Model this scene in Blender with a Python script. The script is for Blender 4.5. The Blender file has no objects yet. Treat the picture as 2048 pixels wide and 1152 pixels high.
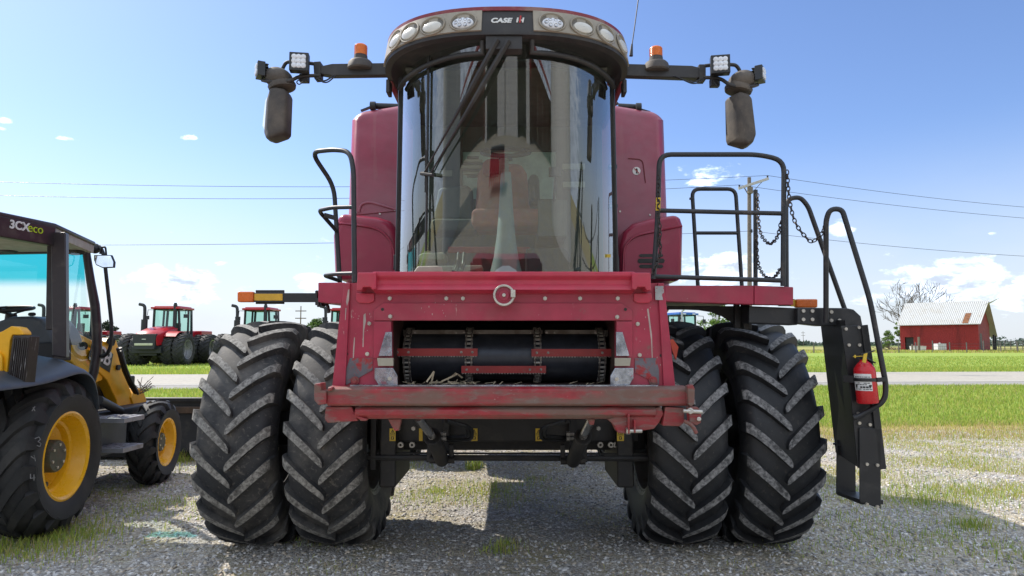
import bpy, bmesh, math, random
import numpy as np
from mathutils import Vector as V, Matrix

random.seed(7)
RNG = np.random.default_rng(11)
R = math.radians
SC = bpy.context.scene
COL = SC.collection

# ---------------------------------------------------------------- camera geometry
F = 1365.33            # focal length in photo pixels (24 mm on a 36 mm sensor, 2048 px wide)
H = 1.72               # eye height
TH = math.atan(114.0 / F)
CT, ST = math.cos(TH), math.sin(TH)


def A(px, py, Y):
    """world point seen at photo pixel (px, py) at ground distance Y"""
    u = (px - 1024.0) / F
    v = (576.0 - py) / F
    t = Y / (CT - v * ST)
    return V((u * t, Y, H + (ST + v * CT) * t))


def AP(px, py, a, b):
    """point of the vertical plane through ground points a, b seen at a photo pixel"""
    u = (px - 1024.0) / F
    v = (576.0 - py) / F
    d = V((u, CT - v * ST, ST + v * CT))
    nx, ny = -(b[1] - a[1]), b[0] - a[0]
    t = (nx * a[0] + ny * a[1]) / (nx * d.x + ny * d.y)
    return V((d.x * t, d.y * t, H + d.z * t))


def proj(p):
    d = p[1] * CT + (p[2] - H) * ST
    return (1024 + F * p[0] / d, 576 - F * (-p[1] * ST + (p[2] - H) * CT) / d)


# ---------------------------------------------------------------- mesh builder
OFF = V((0, 0, 0))


class MB:
    def __init__(self):
        self.v = []
        self.f = []
        self.m = []
        self.marks = [0]

    def cut(self):
        """what follows is a part of its own (see split)"""
        if self.marks[-1] != len(self.v):
            self.marks.append(len(self.v))
        return self

    def add(self, vs, fs, m=0):
        b = len(self.v)
        self.v += [tuple(p) for p in vs]
        self.f += [tuple(i + b for i in f) for f in fs]
        self.m += [m] * len(fs)
        return self

    def box(self, c, s, rot=None, m=0):
        hx, hy, hz = s[0] / 2, s[1] / 2, s[2] / 2
        vs = [V((x, y, z)) for x in (-hx, hx) for y in (-hy, hy) for z in (-hz, hz)]
        if rot is not None:
            vs = [rot @ p for p in vs]
        c = V(c)
        vs = [p + c for p in vs]
        fs = [(0, 1, 3, 2), (4, 6, 7, 5), (0, 4, 5, 1), (2, 3, 7, 6), (0, 2, 6, 4), (1, 5, 7, 3)]
        return self.add(vs, fs, m)

    def bb(self, x0, x1, y0, y1, z0, z1, m=0):
        return self.box(((x0 + x1) / 2, (y0 + y1) / 2, (z0 + z1) / 2), (abs(x1 - x0), abs(y1 - y0), abs(z1 - z0)), None, m)

    def bar(self, p, q, w, h, up=(0, 0, 1), m=0):
        p, q = V(p), V(q)
        d = q - p
        L = d.length
        x = d.normalized()
        u = V(up)
        y = u.cross(x)
        if y.length < 1e-4:
            y = V((0, 1, 0)).cross(x)
        y.normalize()
        z = x.cross(y)
        rot = Matrix((x, y, z)).transposed()
        return self.box((p + q) / 2, (L, w, h), rot, m)

    def tube(self, pts, r, n=8, caps=True, closed=False, m=0, r1=None):
        pts = [V(p) for p in pts]
        k = len(pts)
        rings = []
        t0 = (pts[1] - pts[0]).normalized()
        a = V((0, 0, 1)) if abs(t0.z) < .9 else V((1, 0, 0))
        nrm = (a - t0 * a.dot(t0)).normalized()
        for i in range(k):
            if closed:
                t = (pts[(i + 1) % k] - pts[i - 1]).normalized()
            elif i == 0:
                t = t0
            elif i == k - 1:
                t = (pts[i] - pts[i - 1]).normalized()
            else:
                t = ((pts[i + 1] - pts[i]).normalized() + (pts[i] - pts[i - 1]).normalized())
                t = t.normalized() if t.length > 1e-6 else t0
            nrm = nrm - t * nrm.dot(t)
            nrm.normalize()
            b = t.cross(nrm)
            rr = r if r1 is None else r + (r1 - r) * i / (k - 1)
            if isinstance(r, (list, tuple)):
                rr = r[i]
            rings.append([pts[i] + (nrm * math.cos(2 * math.pi * j / n) + b * math.sin(2 * math.pi * j / n)) * rr for j in range(n)])
        vs = [p for rg in rings for p in rg]
        fs = []
        last = k if closed else k - 1
        for i in range(last):
            i2 = (i + 1) % k
            for j in range(n):
                j2 = (j + 1) % n
                fs.append((i * n + j, i * n + j2, i2 * n + j2, i2 * n + j))
        if caps and not closed:
            fs.append(tuple(reversed(range(n))))
            fs.append(tuple((k - 1) * n + j for j in range(n)))
        return self.add(vs, fs, m)

    def cyl(self, p, q, r, n=16, r1=None, m=0):
        return self.tube([p, q], r, n, True, False, m, r1)

    def lathe(self, prof, o, axis, n=24, m=0, closed=False, cap=False, ms=None):
        """prof: (radius, distance along axis)"""
        o = V(o)
        ax = V(axis).normalized()
        a = V((0, 0, 1)) if abs(ax.z) < .9 else V((0, 1, 0))
        e1 = (a - ax * a.dot(ax)).normalized()
        e2 = ax.cross(e1)
        vs = []
        for (r, t) in prof:
            for j in range(n):
                c, s = math.cos(2 * math.pi * j / n), math.sin(2 * math.pi * j / n)
                vs.append(o + ax * t + (e1 * c + e2 * s) * r)
        b = len(self.v)
        k = len(prof)
        fs = []
        mm = []
        for i in range(k if closed else k - 1):
            i2 = (i + 1) % k
            for j in range(n):
                j2 = (j + 1) % n
                fs.append((i * n + j, i * n + j2, i2 * n + j2, i2 * n + j))
                mm.append(ms[i] if ms else m)
        if cap:
            fs.append(tuple(reversed(range(n))))
            fs.append(tuple((k - 1) * n + j for j in range(n)))
            mm += [m, m]
        self.v += [tuple(p) for p in vs]
        self.f += [tuple(i + b for i in f) for f in fs]
        self.m += mm
        return self

    def prism(self, poly, vec, m=0):
        vec = V(vec)
        n = len(poly)
        vs = [V(p) for p in poly] + [V(p) + vec for p in poly]
        fs = [tuple(reversed(range(n))), tuple(range(n, 2 * n))]
        for i in range(n):
            j = (i + 1) % n
            fs.append((i, j, n + j, n + i))
        return self.add(vs, fs, m)

    def pp(self, pix, Y, d, m=0):
        """outline given in photo pixels at distance Y, given a real thickness d backwards"""
        return self.prism([A(x, y, Y) for x, y in pix], (0, d, 0), m)

    def loft(self, rings, closed=True, cap0=False, cap1=False, m=0):
        n = len(rings[0])
        vs = [p for rg in rings for p in rg]
        fs = []
        for i in range(len(rings) - 1):
            for j in range(n if closed else n - 1):
                j2 = (j + 1) % n
                fs.append((i * n + j, i * n + j2, (i + 1) * n + j2, (i + 1) * n + j))
        if cap0:
            fs.append(tuple(reversed(range(n))))
        if cap1:
            fs.append(tuple((len(rings) - 1) * n + j for j in range(n)))
        return self.add(vs, fs, m)

    def ell(self, c, rx, ry, rz, rot=None, nu=14, nv=8, m=0):
        c = V(c)
        rings = []
        for i in range(nv + 1):
            th = math.pi * i / nv
            s = max(math.sin(th), .02)
            ring = []
            for j in range(nu):
                ph = 2 * math.pi * j / nu
                p = V((rx * s * math.cos(ph), ry * s * math.sin(ph), rz * math.cos(th)))
                if rot is not None:
                    p = rot @ p
                ring.append(c + p)
            rings.append(ring)
        return self.loft(rings, True, True, True, m)

    def split(self, name, mats, parent=None, bevel=0, smooth=35, seg=2, fixn=True, label=None):
        """each separate piece (or each piece between cut() marks) becomes an object of its own"""
        n = len(self.v)
        key = list(range(n))
        if len(self.marks) > 1:
            k = -1
            ms = set(self.marks)
            for i in range(n):
                if i in ms:
                    k = i
                key[i] = k
        else:
            def find(a):
                while key[a] != a:
                    key[a] = key[key[a]]
                    a = key[a]
                return a
            for f in self.f:
                r0 = find(f[0])
                for i in f[1:]:
                    key[find(i)] = r0
            key = [find(i) for i in range(n)]
        groups = {}
        for f, m in zip(self.f, self.m):
            groups.setdefault(key[f[0]], []).append((f, m))
        out = []
        for k in sorted(groups):
            q = MB()
            idx = {}
            for f, m in groups[k]:
                for i in f:
                    if i not in idx:
                        idx[i] = len(q.v)
                        q.v.append(self.v[i])
                q.f.append(tuple(idx[i] for i in f))
                q.m.append(m)
            o = q.build(name, mats, parent, bevel, smooth, seg, None, fixn)
            if label:
                o['label'] = label
            out.append(o)
        return out[0]

    def build(self, name, mats, parent=None, bevel=0, smooth=35, seg=2, loc=None, fixn=True):
        me = bpy.data.meshes.new(name)
        o = OFF if loc is None else V((0, 0, 0))
        me.from_pydata([(p[0] - o.x, p[1] - o.y, p[2] - o.z) for p in self.v], [], self.f)
        if not isinstance(mats, (list, tuple)):
            mats = [mats]
        for mt in mats:
            me.materials.append(mt)
        if len(mats) > 1:
            me.polygons.foreach_set('material_index', self.m)
        if fixn:
            bm = bmesh.new()
            bm.from_mesh(me)
            bmesh.ops.recalc_face_normals(bm, faces=bm.faces)
            bm.to_mesh(me)
            bm.free()
        if smooth:
            me.polygons.foreach_set('use_smooth', [True] * len(me.polygons))
            me.set_sharp_from_angle(angle=R(smooth))
        ob = bpy.data.objects.new(name, me)
        COL.objects.link(ob)
        if parent is not None:
            ob.parent = parent
        if loc is not None:
            ob.location = loc
        if bevel:
            b = ob.modifiers.new('Bevel', 'BEVEL')
            b.width = bevel
            b.segments = seg
            b.limit_method = 'ANGLE'
            b.angle_limit = R(38)
            if smooth:
                b.harden_normals = True
        return ob


def fillet(pts, r, n=5):
    pts = [V(p) for p in pts]
    out = [pts[0]]
    for i in range(1, len(pts) - 1):
        p, a, b = pts[i], pts[i - 1] - pts[i], pts[i + 1] - pts[i]
        rr = min(r, a.length * .49, b.length * .49)
        s, e = p + a.normalized() * rr, p + b.normalized() * rr
        for k in range(n + 1):
            t = k / n
            out.append(s * (1 - t) ** 2 + p * 2 * t * (1 - t) + e * t * t)
    out.append(pts[-1])
    return out


def npmesh(name, verts, faces, mats, parent=None, mi=None):
    """fast mesh from arrays; faces is an (n,3) or (n,4) array"""
    me = bpy.data.meshes.new(name)
    nv, nf, k = len(verts), len(faces), faces.shape[1]
    me.vertices.add(nv)
    me.vertices.foreach_set('co', np.asarray(verts, dtype=np.float32).ravel())
    me.loops.add(nf * k)
    me.loops.foreach_set('vertex_index', np.asarray(faces, dtype=np.int32).ravel())
    me.polygons.add(nf)
    me.polygons.foreach_set('loop_start', np.arange(0, nf * k, k, dtype=np.int32))
    me.polygons.foreach_set('loop_total', np.full(nf, k, dtype=np.int32))
    for mt in (mats if isinstance(mats, (list, tuple)) else [mats]):
        me.materials.append(mt)
    if mi is not None:
        me.polygons.foreach_set('material_index', np.asarray(mi, dtype=np.int32))
    me.update(calc_edges=True)
    me.validate()
    ob = bpy.data.objects.new(name, me)
    COL.objects.link(ob)
    if parent is not None:
        ob.parent = parent
    return ob


def tag(o, label=None, cat=None, group=None, kind=None):
    if label:
        o['label'] = label
    if cat:
        o['category'] = cat
    if group:
        o['group'] = group
    if kind:
        o['kind'] = kind
    return o


def thing(name, label, cat, loc=(0, 0, 0), group=None, rz=0):
    o = bpy.data.objects.new(name, None)
    COL.objects.link(o)
    o.empty_display_size = .2
    o.location = loc
    o.rotation_euler = (0, 0, rz)
    return tag(o, label, cat, group)


def copy_tree(o, parent=None):
    c = o.copy()
    COL.objects.link(c)
    c.parent = parent
    for ch in list(o.children):
        copy_tree(ch, c)
    return c


def text_part(name, s, mat, parent, origin, xdir, updir, size, depth=.004, shear=0, bold=0, align='LEFT', xs=1.):
    """lettering as a real extruded mesh; origin = left end of the base line"""
    cu = bpy.data.curves.new('lettering', 'FONT')
    cu.body = s
    cu.size = size
    cu.extrude = depth
    cu.shear = shear
    cu.offset = bold
    cu.align_x = align
    tmp = bpy.data.objects.new('lettering', cu)
    COL.objects.link(tmp)
    bpy.context.view_layer.update()
    dg = bpy.context.evaluated_depsgraph_get()
    me = bpy.data.meshes.new_from_object(tmp.evaluated_get(dg))
    bpy.data.objects.remove(tmp)
    bpy.data.curves.remove(cu)
    x = V(xdir).normalized()
    u = V(updir).normalized()
    z = x.cross(u).normalized()
    u = z.cross(x)
    mt = Matrix((x, u, z)).transposed().to_4x4()
    mt.translation = V(origin) - OFF
    me.transform(mt @ Matrix.Diagonal((xs, 1, 1, 1)))
    me.materials.clear()
    me.materials.append(mat)
    ob = bpy.data.objects.new(name, me)
    COL.objects.link(ob)
    ob.parent = parent
    return ob


# ---------------------------------------------------------------- materials
def nd(nt, typ, **kw):
    n = nt.nodes.new(typ)
    for k, v in kw.items():
        if k.startswith('i_'):
            n.inputs[k[2:].replace('_', ' ')].default_value = v
        else:
            setattr(n, k, v)
    return n


def C(c):
    return (c[0], c[1], c[2], 1) if len(c) == 3 else c


def mix(nt, a, b, fac, mode='MIX'):
    n = nt.nodes.new('ShaderNodeMix')
    n.data_type = 'RGBA'
    n.blend_type = mode
    for sock, val in ((n.inputs[0], fac), (n.inputs[6], a), (n.inputs[7], b)):
        if hasattr(val, 'links'):
            nt.links.new(val, sock)
        else:
            sock.default_value = C(val) if isinstance(val, (tuple, list)) else val
    return n.outputs[2]


def noise(nt, vec, scale, detail=4, rough=.55, dist=0, stretch=None):
    if stretch is not None:
        mp = nd(nt, 'ShaderNodeMapping')
        mp.inputs['Scale'].default_value = stretch
        nt.links.new(vec, mp.inputs[0])
        vec = mp.outputs[0]
    n = nd(nt, 'ShaderNodeTexNoise')
    n.inputs['Scale'].default_value = scale
    n.inputs['Detail'].default_value = detail
    n.inputs['Roughness'].default_value = rough
    n.inputs['Distortion'].default_value = dist
    nt.links.new(vec, n.inputs['Vector'])
    return n.outputs['Fac']


def ramp(nt, val, lo, hi, a=0., b=1.):
    n = nd(nt, 'ShaderNodeMapRange')
    n.interpolation_type = 'SMOOTHSTEP'
    n.inputs[1].default_value = lo
    n.inputs[2].default_value = hi
    n.inputs[3].default_value = a
    n.inputs[4].default_value = b
    nt.links.new(val, n.inputs[0])
    return n.outputs[0]


def math_(nt, op, a, b=None, c=None):
    n = nd(nt, 'ShaderNodeMath')
    n.operation = op
    for i, val in enumerate((a, b, c)):
        if val is None:
            continue
        if hasattr(val, 'links'):
            nt.links.new(val, n.inputs[i])
        else:
            n.inputs[i].default_value = val
    return n.outputs[0]


def mat(name, col, rough=.5, metal=0., layers=(), bump=0., bscale=60., var=.12, vscale=8., spec=.5, trans=0., island=0., rvar=.1, coat=0.):
    """layers: (colour, noise scale, lo, hi, amount, stretch)"""
    m = bpy.data.materials.new(name)
    m.use_nodes = True
    nt = m.node_tree
    p = nt.nodes['Principled BSDF']
    tc = nd(nt, 'ShaderNodeTexCoord').outputs['Object']
    c = nd(nt, 'ShaderNodeRGB')
    c.outputs[0].default_value = C(col)
    c = c.outputs[0]
    if var:
        f = noise(nt, tc, vscale, 5, .6)
        c = mix(nt, c, mix(nt, c, (0, 0, 0), ramp(nt, f, .3, .7, 0, var * 1.6)), 1.)
    if island:
        g = nd(nt, 'ShaderNodeNewGeometry').outputs['Random Per Island']
        k = ramp(nt, g, 0, 1, 1 - island, 1 + island)
        cb = nd(nt, 'ShaderNodeCombineColor')
        for i in range(3):
            nt.links.new(k, cb.inputs[i])
        c = mix(nt, c, cb.outputs[0], 1., 'MULTIPLY')
    rf = None
    for L in layers:
        lc, sc, lo, hi, am = L[:5]
        st = L[5] if len(L) > 5 else None
        f = ramp(nt, noise(nt, tc, sc, 6, .62, .3, st), lo, hi, 0, am)
        c = mix(nt, c, lc, f)
        rf = f if rf is None else math_(nt, 'MAXIMUM', rf, f)
    nt.links.new(c, p.inputs['Base Color'])
    p.inputs['Metallic'].default_value = metal
    if rf is not None:
        r = math_(nt, 'MULTIPLY_ADD', rf, min(.92, rough + .35) - rough, rough)
        nt.links.new(r, p.inputs['Roughness'])
        if metal > .3:
            nt.links.new(math_(nt, 'MULTIPLY_ADD', rf, -metal, metal), p.inputs['Metallic'])
    else:
        r = ramp(nt, noise(nt, tc, 14, 3), .3, .7, max(.02, rough - rvar), min(1, rough + rvar))
        nt.links.new(r, p.inputs['Roughness'])
    p.inputs['Specular IOR Level'].default_value = spec
    if coat:
        p.inputs['Coat Weight'].default_value = coat
        p.inputs['Coat Roughness'].default_value = .12
    if trans:
        p.inputs['Transmission Weight'].default_value = trans
    if bump:
        b = nd(nt, 'ShaderNodeBump')
        b.inputs['Strength'].default_value = min(1, bump)
        b.inputs['Distance'].default_value = .004
        nt.links.new(noise(nt, tc, bscale, 5, .6), b.inputs['Height'])
        nt.links.new(b.outputs[0], p.inputs['Normal'])
    return m


def glass(name, tint, ior=1.6, rough=0., band=None, scale=1.0, dirt=0.):
    m = bpy.data.materials.new(name)
    m.use_nodes = True
    nt = m.node_tree
    for n in list(nt.nodes):
        nt.nodes.remove(n)
    out = nd(nt, 'ShaderNodeOutputMaterial')
    tr = nd(nt, 'ShaderNodeBsdfTransparent')
    tr.inputs[0].default_value = C(tint)
    gl = nd(nt, 'ShaderNodeBsdfGlossy')
    gl.inputs['Roughness'].default_value = rough
    gl.inputs[0].default_value = (.96, .98, 1, 1)
    fr = nd(nt, 'ShaderNodeFresnel')
    fr.inputs[0].default_value = ior
    # both faces of the pane reflect
    geo = nd(nt, 'ShaderNodeNewGeometry')
    f = math_(nt, 'MULTIPLY', fr.outputs[0], scale)
    f = math_(nt, 'MINIMUM', f, 1.)
    f = math_(nt, 'MULTIPLY', f, math_(nt, 'SUBTRACT', 1., geo.outputs['Backfacing']))
    mx = nd(nt, 'ShaderNodeMixShader')
    nt.links.new(f, mx.inputs[0])
    nt.links.new(tr.outputs[0], mx.inputs[1])
    nt.links.new(gl.outputs[0], mx.inputs[2])
    sh = mx.outputs[0]
    tc = nd(nt, 'ShaderNodeTexCoord').outputs['Object']
    if band:
        (bc, z0, z1) = band
        sx = nd(nt, 'ShaderNodeSeparateXYZ')
        nt.links.new(tc, sx.inputs[0])
        k = ramp(nt, sx.outputs[2], z0, z1)
        nt.links.new(mix(nt, tint, bc, k), tr.inputs[0])
    if dirt:
        df = nd(nt, 'ShaderNodeBsdfDiffuse')
        df.inputs[0].default_value = (.34, .31, .26, 1)
        g = ramp(nt, noise(nt, tc, 5, 7, .65, .4), .42, .8, dirt * .12, dirt)
        g2 = ramp(nt, noise(nt, tc, 90, 3, .7), .62, .75, 0, dirt * 1.6)
        m2 = nd(nt, 'ShaderNodeMixShader')
        nt.links.new(math_(nt, 'MAXIMUM', g, g2), m2.inputs[0])
        nt.links.new(sh, m2.inputs[1])
        nt.links.new(df.outputs[0], m2.inputs[2])
        sh = m2.outputs[0]
    nt.links.new(sh, out.inputs[0])
    return m


DUST = (.30, .25, .19)
MUD = (.13, .10, .075)
m_tank = mat('tank_red', (.30, .030, .066), .30, layers=(((.36, .28, .31), 1.0, .32, .80, .42, (.6, 1, 1)), ((.42, .36, .32), 130, .66, .72, .35), ((.33, .2, .17), 9, .58, .7, .14, (1, 1, .12))), var=.1, bump=.05)  # broad bluish layer is dust with the sky's sheen painted in
m_red = mat('feeder_red', (.365, .026, .060), .34, layers=(((.26, .08, .08), 3.2, .46, .7, .35), ((.5, .33, .3), 30, .66, .71, .55, (1, 1, .22)), (MUD, 14, .64, .72, .5), ((.6, .5, .46), 90, .70, .74, .6)), var=.12, bump=.06)
m_redch = mat('channel_red', (.49, .032, .068), .32, layers=(((.26, .07, .06), 3.2, .46, .7, .3), (MUD, 14, .64, .72, .4), ((.6, .5, .46), 90, .70, .74, .5)), var=.1, bump=.06)
m_redmud = mat('muddy_red', (.32, .024, .032), .45, layers=((MUD, 5, .40, .58, .80, (.35, 1, 2.4)), ((.16, .13, .11), 19, .50, .66, .6, (.5, 1, 1.6)), ((.5, .42, .36), 60, .66, .72, .5)), var=.2, bump=.25, bscale=120)
m_redslat = mat('slat_red', (.36, .02, .02), .4, layers=((MUD, 25, .6, .7, .6),), var=.15)
m_pod = mat('pod_red', (.32, .023, .058), .28, layers=((DUST, 3, .5, .85, .2), ((.45, .35, .3), 120, .68, .73, .3)), var=.06)
m_roofred = mat('roof_red', (.22, .018, .028), .4, layers=((DUST, 6, .45, .7, .5),), var=.1)
m_black = mat('black_paint', (.016, .017, .019), .42, layers=(((.10, .09, .08), 6, .5, .8, .35), ((.2, .17, .15), 80, .68, .73, .4)), var=.1)
m_tubeblk = mat('rail_black', (.020, .021, .024), .45, layers=(((.14, .11, .09), 9, .54, .75, .45), ((.16, .07, .04), 45, .68, .73, .6)), var=.1)
m_frame = mat('chassis_black', (.018, .018, .019), .6, layers=(((.09, .08, .065), 5, .45, .75, .5), ((.16, .14, .12), 40, .66, .74, .5)), var=.2, bump=.1)
m_plast = mat('dark_plastic', (.030, .028, .028), .55, layers=(((.14, .125, .105), 5, .45, .8, .35),), var=.1)
m_mirror_pl = mat('dusty_plastic', (.045, .038, .034), .6, layers=(((.20, .165, .13), 4, .35, .75, .6), ((.25, .21, .17), 60, .6, .75, .35)), var=.15)
m_taupe = mat('lamp_panel', (.34, .30, .235), .45, layers=(((.2, .17, .13), 12, .5, .75, .4),), var=.1)
m_taupe_dk = mat('recess_shade', (.15, .13, .10), .5, var=.1)  # darker taupe paints the shade of a deep lamp recess
m_lens = mat('lamp_lens', (.62, .60, .54), .16, layers=(((.4, .36, .3), 20, .5, .8, .3),), var=.05, bump=.3, bscale=180)
m_led = mat('led_lens', (.74, .76, .80), .12, var=.05)
m_chromecup = mat('reflector', (.45, .45, .46), .18, .9, var=.1)
m_amber = mat('amber_lens', (.75, .17, .012), .2, var=.1, bump=.25, bscale=140)
m_amber2 = mat('orange_lens', (.62, .13, .015), .25, var=.1, bump=.4, bscale=110)
m_yel = mat('reflective_yellow', (.62, .36, .03), .35, var=.1)
m_label = mat('warning_yellow', (.66, .44, .03), .5, layers=((MUD, 18, .55, .75, .5),), var=.1)
m_inkb = mat('black_ink', (.015, .014, .012), .5, var=0)
m_white = mat('white_decal', (.68, .68, .66), .45, layers=((DUST, 25, .55, .75, .3),), var=.05)
m_steel = mat('worn_steel', (.47, .51, .60), .22, 1., layers=(((.10, .09, .09), 9, .50, .68, .75, (1.6, 1, .5)), ((.26, .03, .04), 11, .62, .7, .7)), var=.35, vscale=20, bump=.25, bscale=40)
m_zinc = mat('zinc_bolt', (.56, .53, .47), .35, .7, var=.15)
m_drum = mat('drum_steel', (.055, .062, .078), .36, .55, layers=(((.10, .10, .095), 4, .5, .7, .5, (.3, 1, 1)),), var=.2)
m_chain = mat('chain_steel', (.32, .29, .27), .35, .8, layers=(((.07, .05, .04), 60, .45, .6, .8),), var=.2)
m_rodsteel = mat('chrome_rod', (.6, .6, .6), .2, .9, layers=((MUD, 9, .55, .7, .5),), var=.1)
m_straw = mat('straw', (.48, .40, .27), .8, island=.3, var=.1)
m_rubber = mat('rubber', (.022, .0235, .027), .55, layers=(((.10, .092, .082), 3.2, .5, .8, .25), ((.13, .115, .095), 26, .56, .72, .35), ((.22, .2, .18), 70, .69, .74, .55)), var=.2, bump=.12, bscale=60)
m_lug = mat('worn_lug', (.060, .060, .062), .8, layers=(((.34, .335, .33), 34, .30, .72, .95), ((.022, .022, .023), 6, .54, .72, .75), ((.42, .41, .39), 150, .64, .72, .6)), var=.2, bump=.5, bscale=110)
m_rubdust = mat('dusty_rubber', (.030, .0315, .035), .72, layers=(((.26, .24, .21), 2.6, .42, .76, .48), ((.22, .2, .17), 30, .55, .7, .4)), var=.2, bump=.12, bscale=60)
m_lugdust = mat('dusty_lug', (.085, .080, .074), .8, layers=(((.33, .32, .295), 34, .30, .72, .95), ((.03, .03, .03), 6, .54, .7, .6), ((.40, .38, .34), 140, .64, .72, .5)), var=.2, bump=.5, bscale=110)
m_rim = mat('rim_grey', (.20, .20, .20), .5, .3, layers=((MUD, 5, .45, .7, .6),), var=.1)
m_wind = glass('windscreen_glass', (.56, .66, .62), 1.62, 0, None, 2.3, dirt=.055)
m_clear = glass('clear_glass', (.80, .90, .88), 1.5)
m_int = mat('cab_trim', (.13, .13, .112), .7, var=.1)
m_intd = mat('cab_dark', (.05, .05, .05), .6, var=.1)
m_column = mat('column_grey', (.24, .265, .25), .5, var=.1)
m_seat = mat('seat_red', (.42, .15, .12), .8, layers=(((.30, .22, .18), 7, .45, .7, .5),), var=.15)
m_seatdk = mat('headrest_red', (.25, .012, .02), .7, var=.1)
m_beige = mat('cab_beige', (.36, .33, .26), .6, var=.1)
m_ext = mat('extinguisher_red', (.55, .012, .018), .25, var=.06)
# ================================================================= COMBINE
CX = -0.045
OFF = V((CX, 6.3, 0))
comb = thing('combine_harvester', 'dusty dark red combine harvester with dual front tyres, facing the camera without its header', 'combine harvester', OFF)


# ---- wheels
def tyre_mesh(name, Rt, W, nl, lh, rim, mats, spread=.30, lw=.039, phase=0., nseg=72, shw=1., smooth=40):
    """agricultural tyre around the local X axis: carcass + chevron lugs. material 0 rubber, 1 lug face"""
    mb = MB()
    Rc = Rt - lh
    w = W / 2
    k = (Rc - rim)
    half = [(.0, Rc), (.45 * w, Rc - .006), (.75 * w, Rc - .022), (.90 * w, Rc - .048), (.985 * w, Rc - .11), (1.02 * w, Rc - .40 * k),
            (1.0 * w, Rc - .6 * k), (.92 * w, Rc - .82 * k), (.84 * w, rim + .02), (.80 * w, rim - .01)]
    half = [(x * (shw if i < 5 else 1), r) for i, (x, r) in enumerate(half)]
    pr = [(r, -x) for x, r in reversed(half)] + [(r, x) for x, r in half[1:]]
    mb.lathe(pr, (0, 0, 0), (1, 0, 0), nseg)
    ks = k / .385
    st = [(-.055, Rt, .45), (0, Rt, .85), (.3, Rt - .002, 1.), (.55, Rt - .008, 1.), (.78, Rt - .020, 1.06), (.93, Rt - .036, 1.12), (1.03, Rt - .075 * ks, 1.12), (1.05, Rt - .15 * ks, .95), (1.03, Rt - .22 * ks, .6)]
    for side in (1, -1):
        for i in range(nl):
            a0 = 2 * math.pi * (i + (.5 if side < 0 else 0)) / nl + phase
            rings = []
            for s, (xf, rt, wf) in enumerate(st):
                x = xf * w * side * (shw + (1 - shw) * max(0, (s - 6) / 2))
                t = max(0, min(1, (xf + .055) / 1.055))
                an = a0 + spread * (t ** .92)
                hw = lw * wf
                rb = rt - lh - .03 * ks
                # angle 0 = towards -Y ; positive = up
                def pt(aa, rr, xx=x):
                    return V((xx, -rr * math.cos(aa), rr * math.sin(aa)))
                xi = x if s < 6 else x - .03 * side
                rings.append([pt(an - hw * 1.25, rb, xi), pt(an - hw, rt), pt(an + hw, rt), pt(an + hw * 1.25, rb, xi)])
            b = len(mb.v)
            n = 4
            vs = [p for rg in rings for p in rg]
            fs, mm = [], []
            for q in range(len(rings) - 1):
                for j in range(3):
                    f = (q * n + j, q * n + j + 1, (q + 1) * n + j + 1, (q + 1) * n + j)
                    fs.append(f if side > 0 else tuple(reversed(f)))
                    mm.append(1 if (j == 1 and q < 6) else 0)
            fs.append((3, 2, 1, 0) if side > 0 else (0, 1, 2, 3))
            mm.append(0)
            e = (len(rings) - 1) * n
            fs.append((e, e + 1, e + 2, e + 3) if side > 0 else (e + 3, e + 2, e + 1, e))
            mm.append(0)
            mb.v += [tuple(p) for p in vs]
            mb.f += [tuple(z + b for z in f) for f in fs]
            mb.m += mm
    me_ob = mb.build(name, mats, None, 0, smooth, loc=(0, 0, 0), fixn=False)
    return me_ob


def rim_mesh(name, rim, W, mats, dish=-.1, hub=.16):
    """wheel disc around local X, outer face towards +X"""
    mb = MB()
    w = W / 2
    mb.lathe([(rim + .012, -w * .82), (rim + .03, -w * .86), (rim - .02, -w * .78), (rim - .05, -w * .3), (rim - .05, w * .3), (rim - .02, w * .78), (rim + .03, w * .86),
              (rim + .035, w * .84), (rim + .012, w * .80)], (0, 0, 0), (1, 0, 0), 40)
    mb.lathe([(rim - .05, dish), (rim * .6, dish + .03), (hub * 1.5, dish + .05), (hub, dish + .06), (hub * .9, dish + .16), (hub * .4, dish + .17), (.01, dish + .17)], (0, 0, 0), (1, 0, 0), 40)
    for i in range(10):
        a = 2 * math.pi * i / 10
        c = V((dish + .05, math.cos(a) * hub * 1.25, math.sin(a) * hub * 1.25))
        mb.cyl(c, c + V((.035, 0, 0)), .018, 6, m=1)
    return mb.build(name, mats, None, 0, 40, loc=(0, 0, 0))


def wheel_at(x, y, z, side, parent, rimob, tyreob, rot=0., first=False):
    r = rimob if first else rimob.copy()
    t = tyreob if first else tyreob.copy()
    if not first:
        COL.objects.link(r)
        COL.objects.link(t)
    r.parent = parent
    t.parent = r
    r.location = (x, y, z)
    r.rotation_euler = (rot, 0, 0)
    if side < 0:
        r.scale = (-1, 1, 1)
    return r


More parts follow.
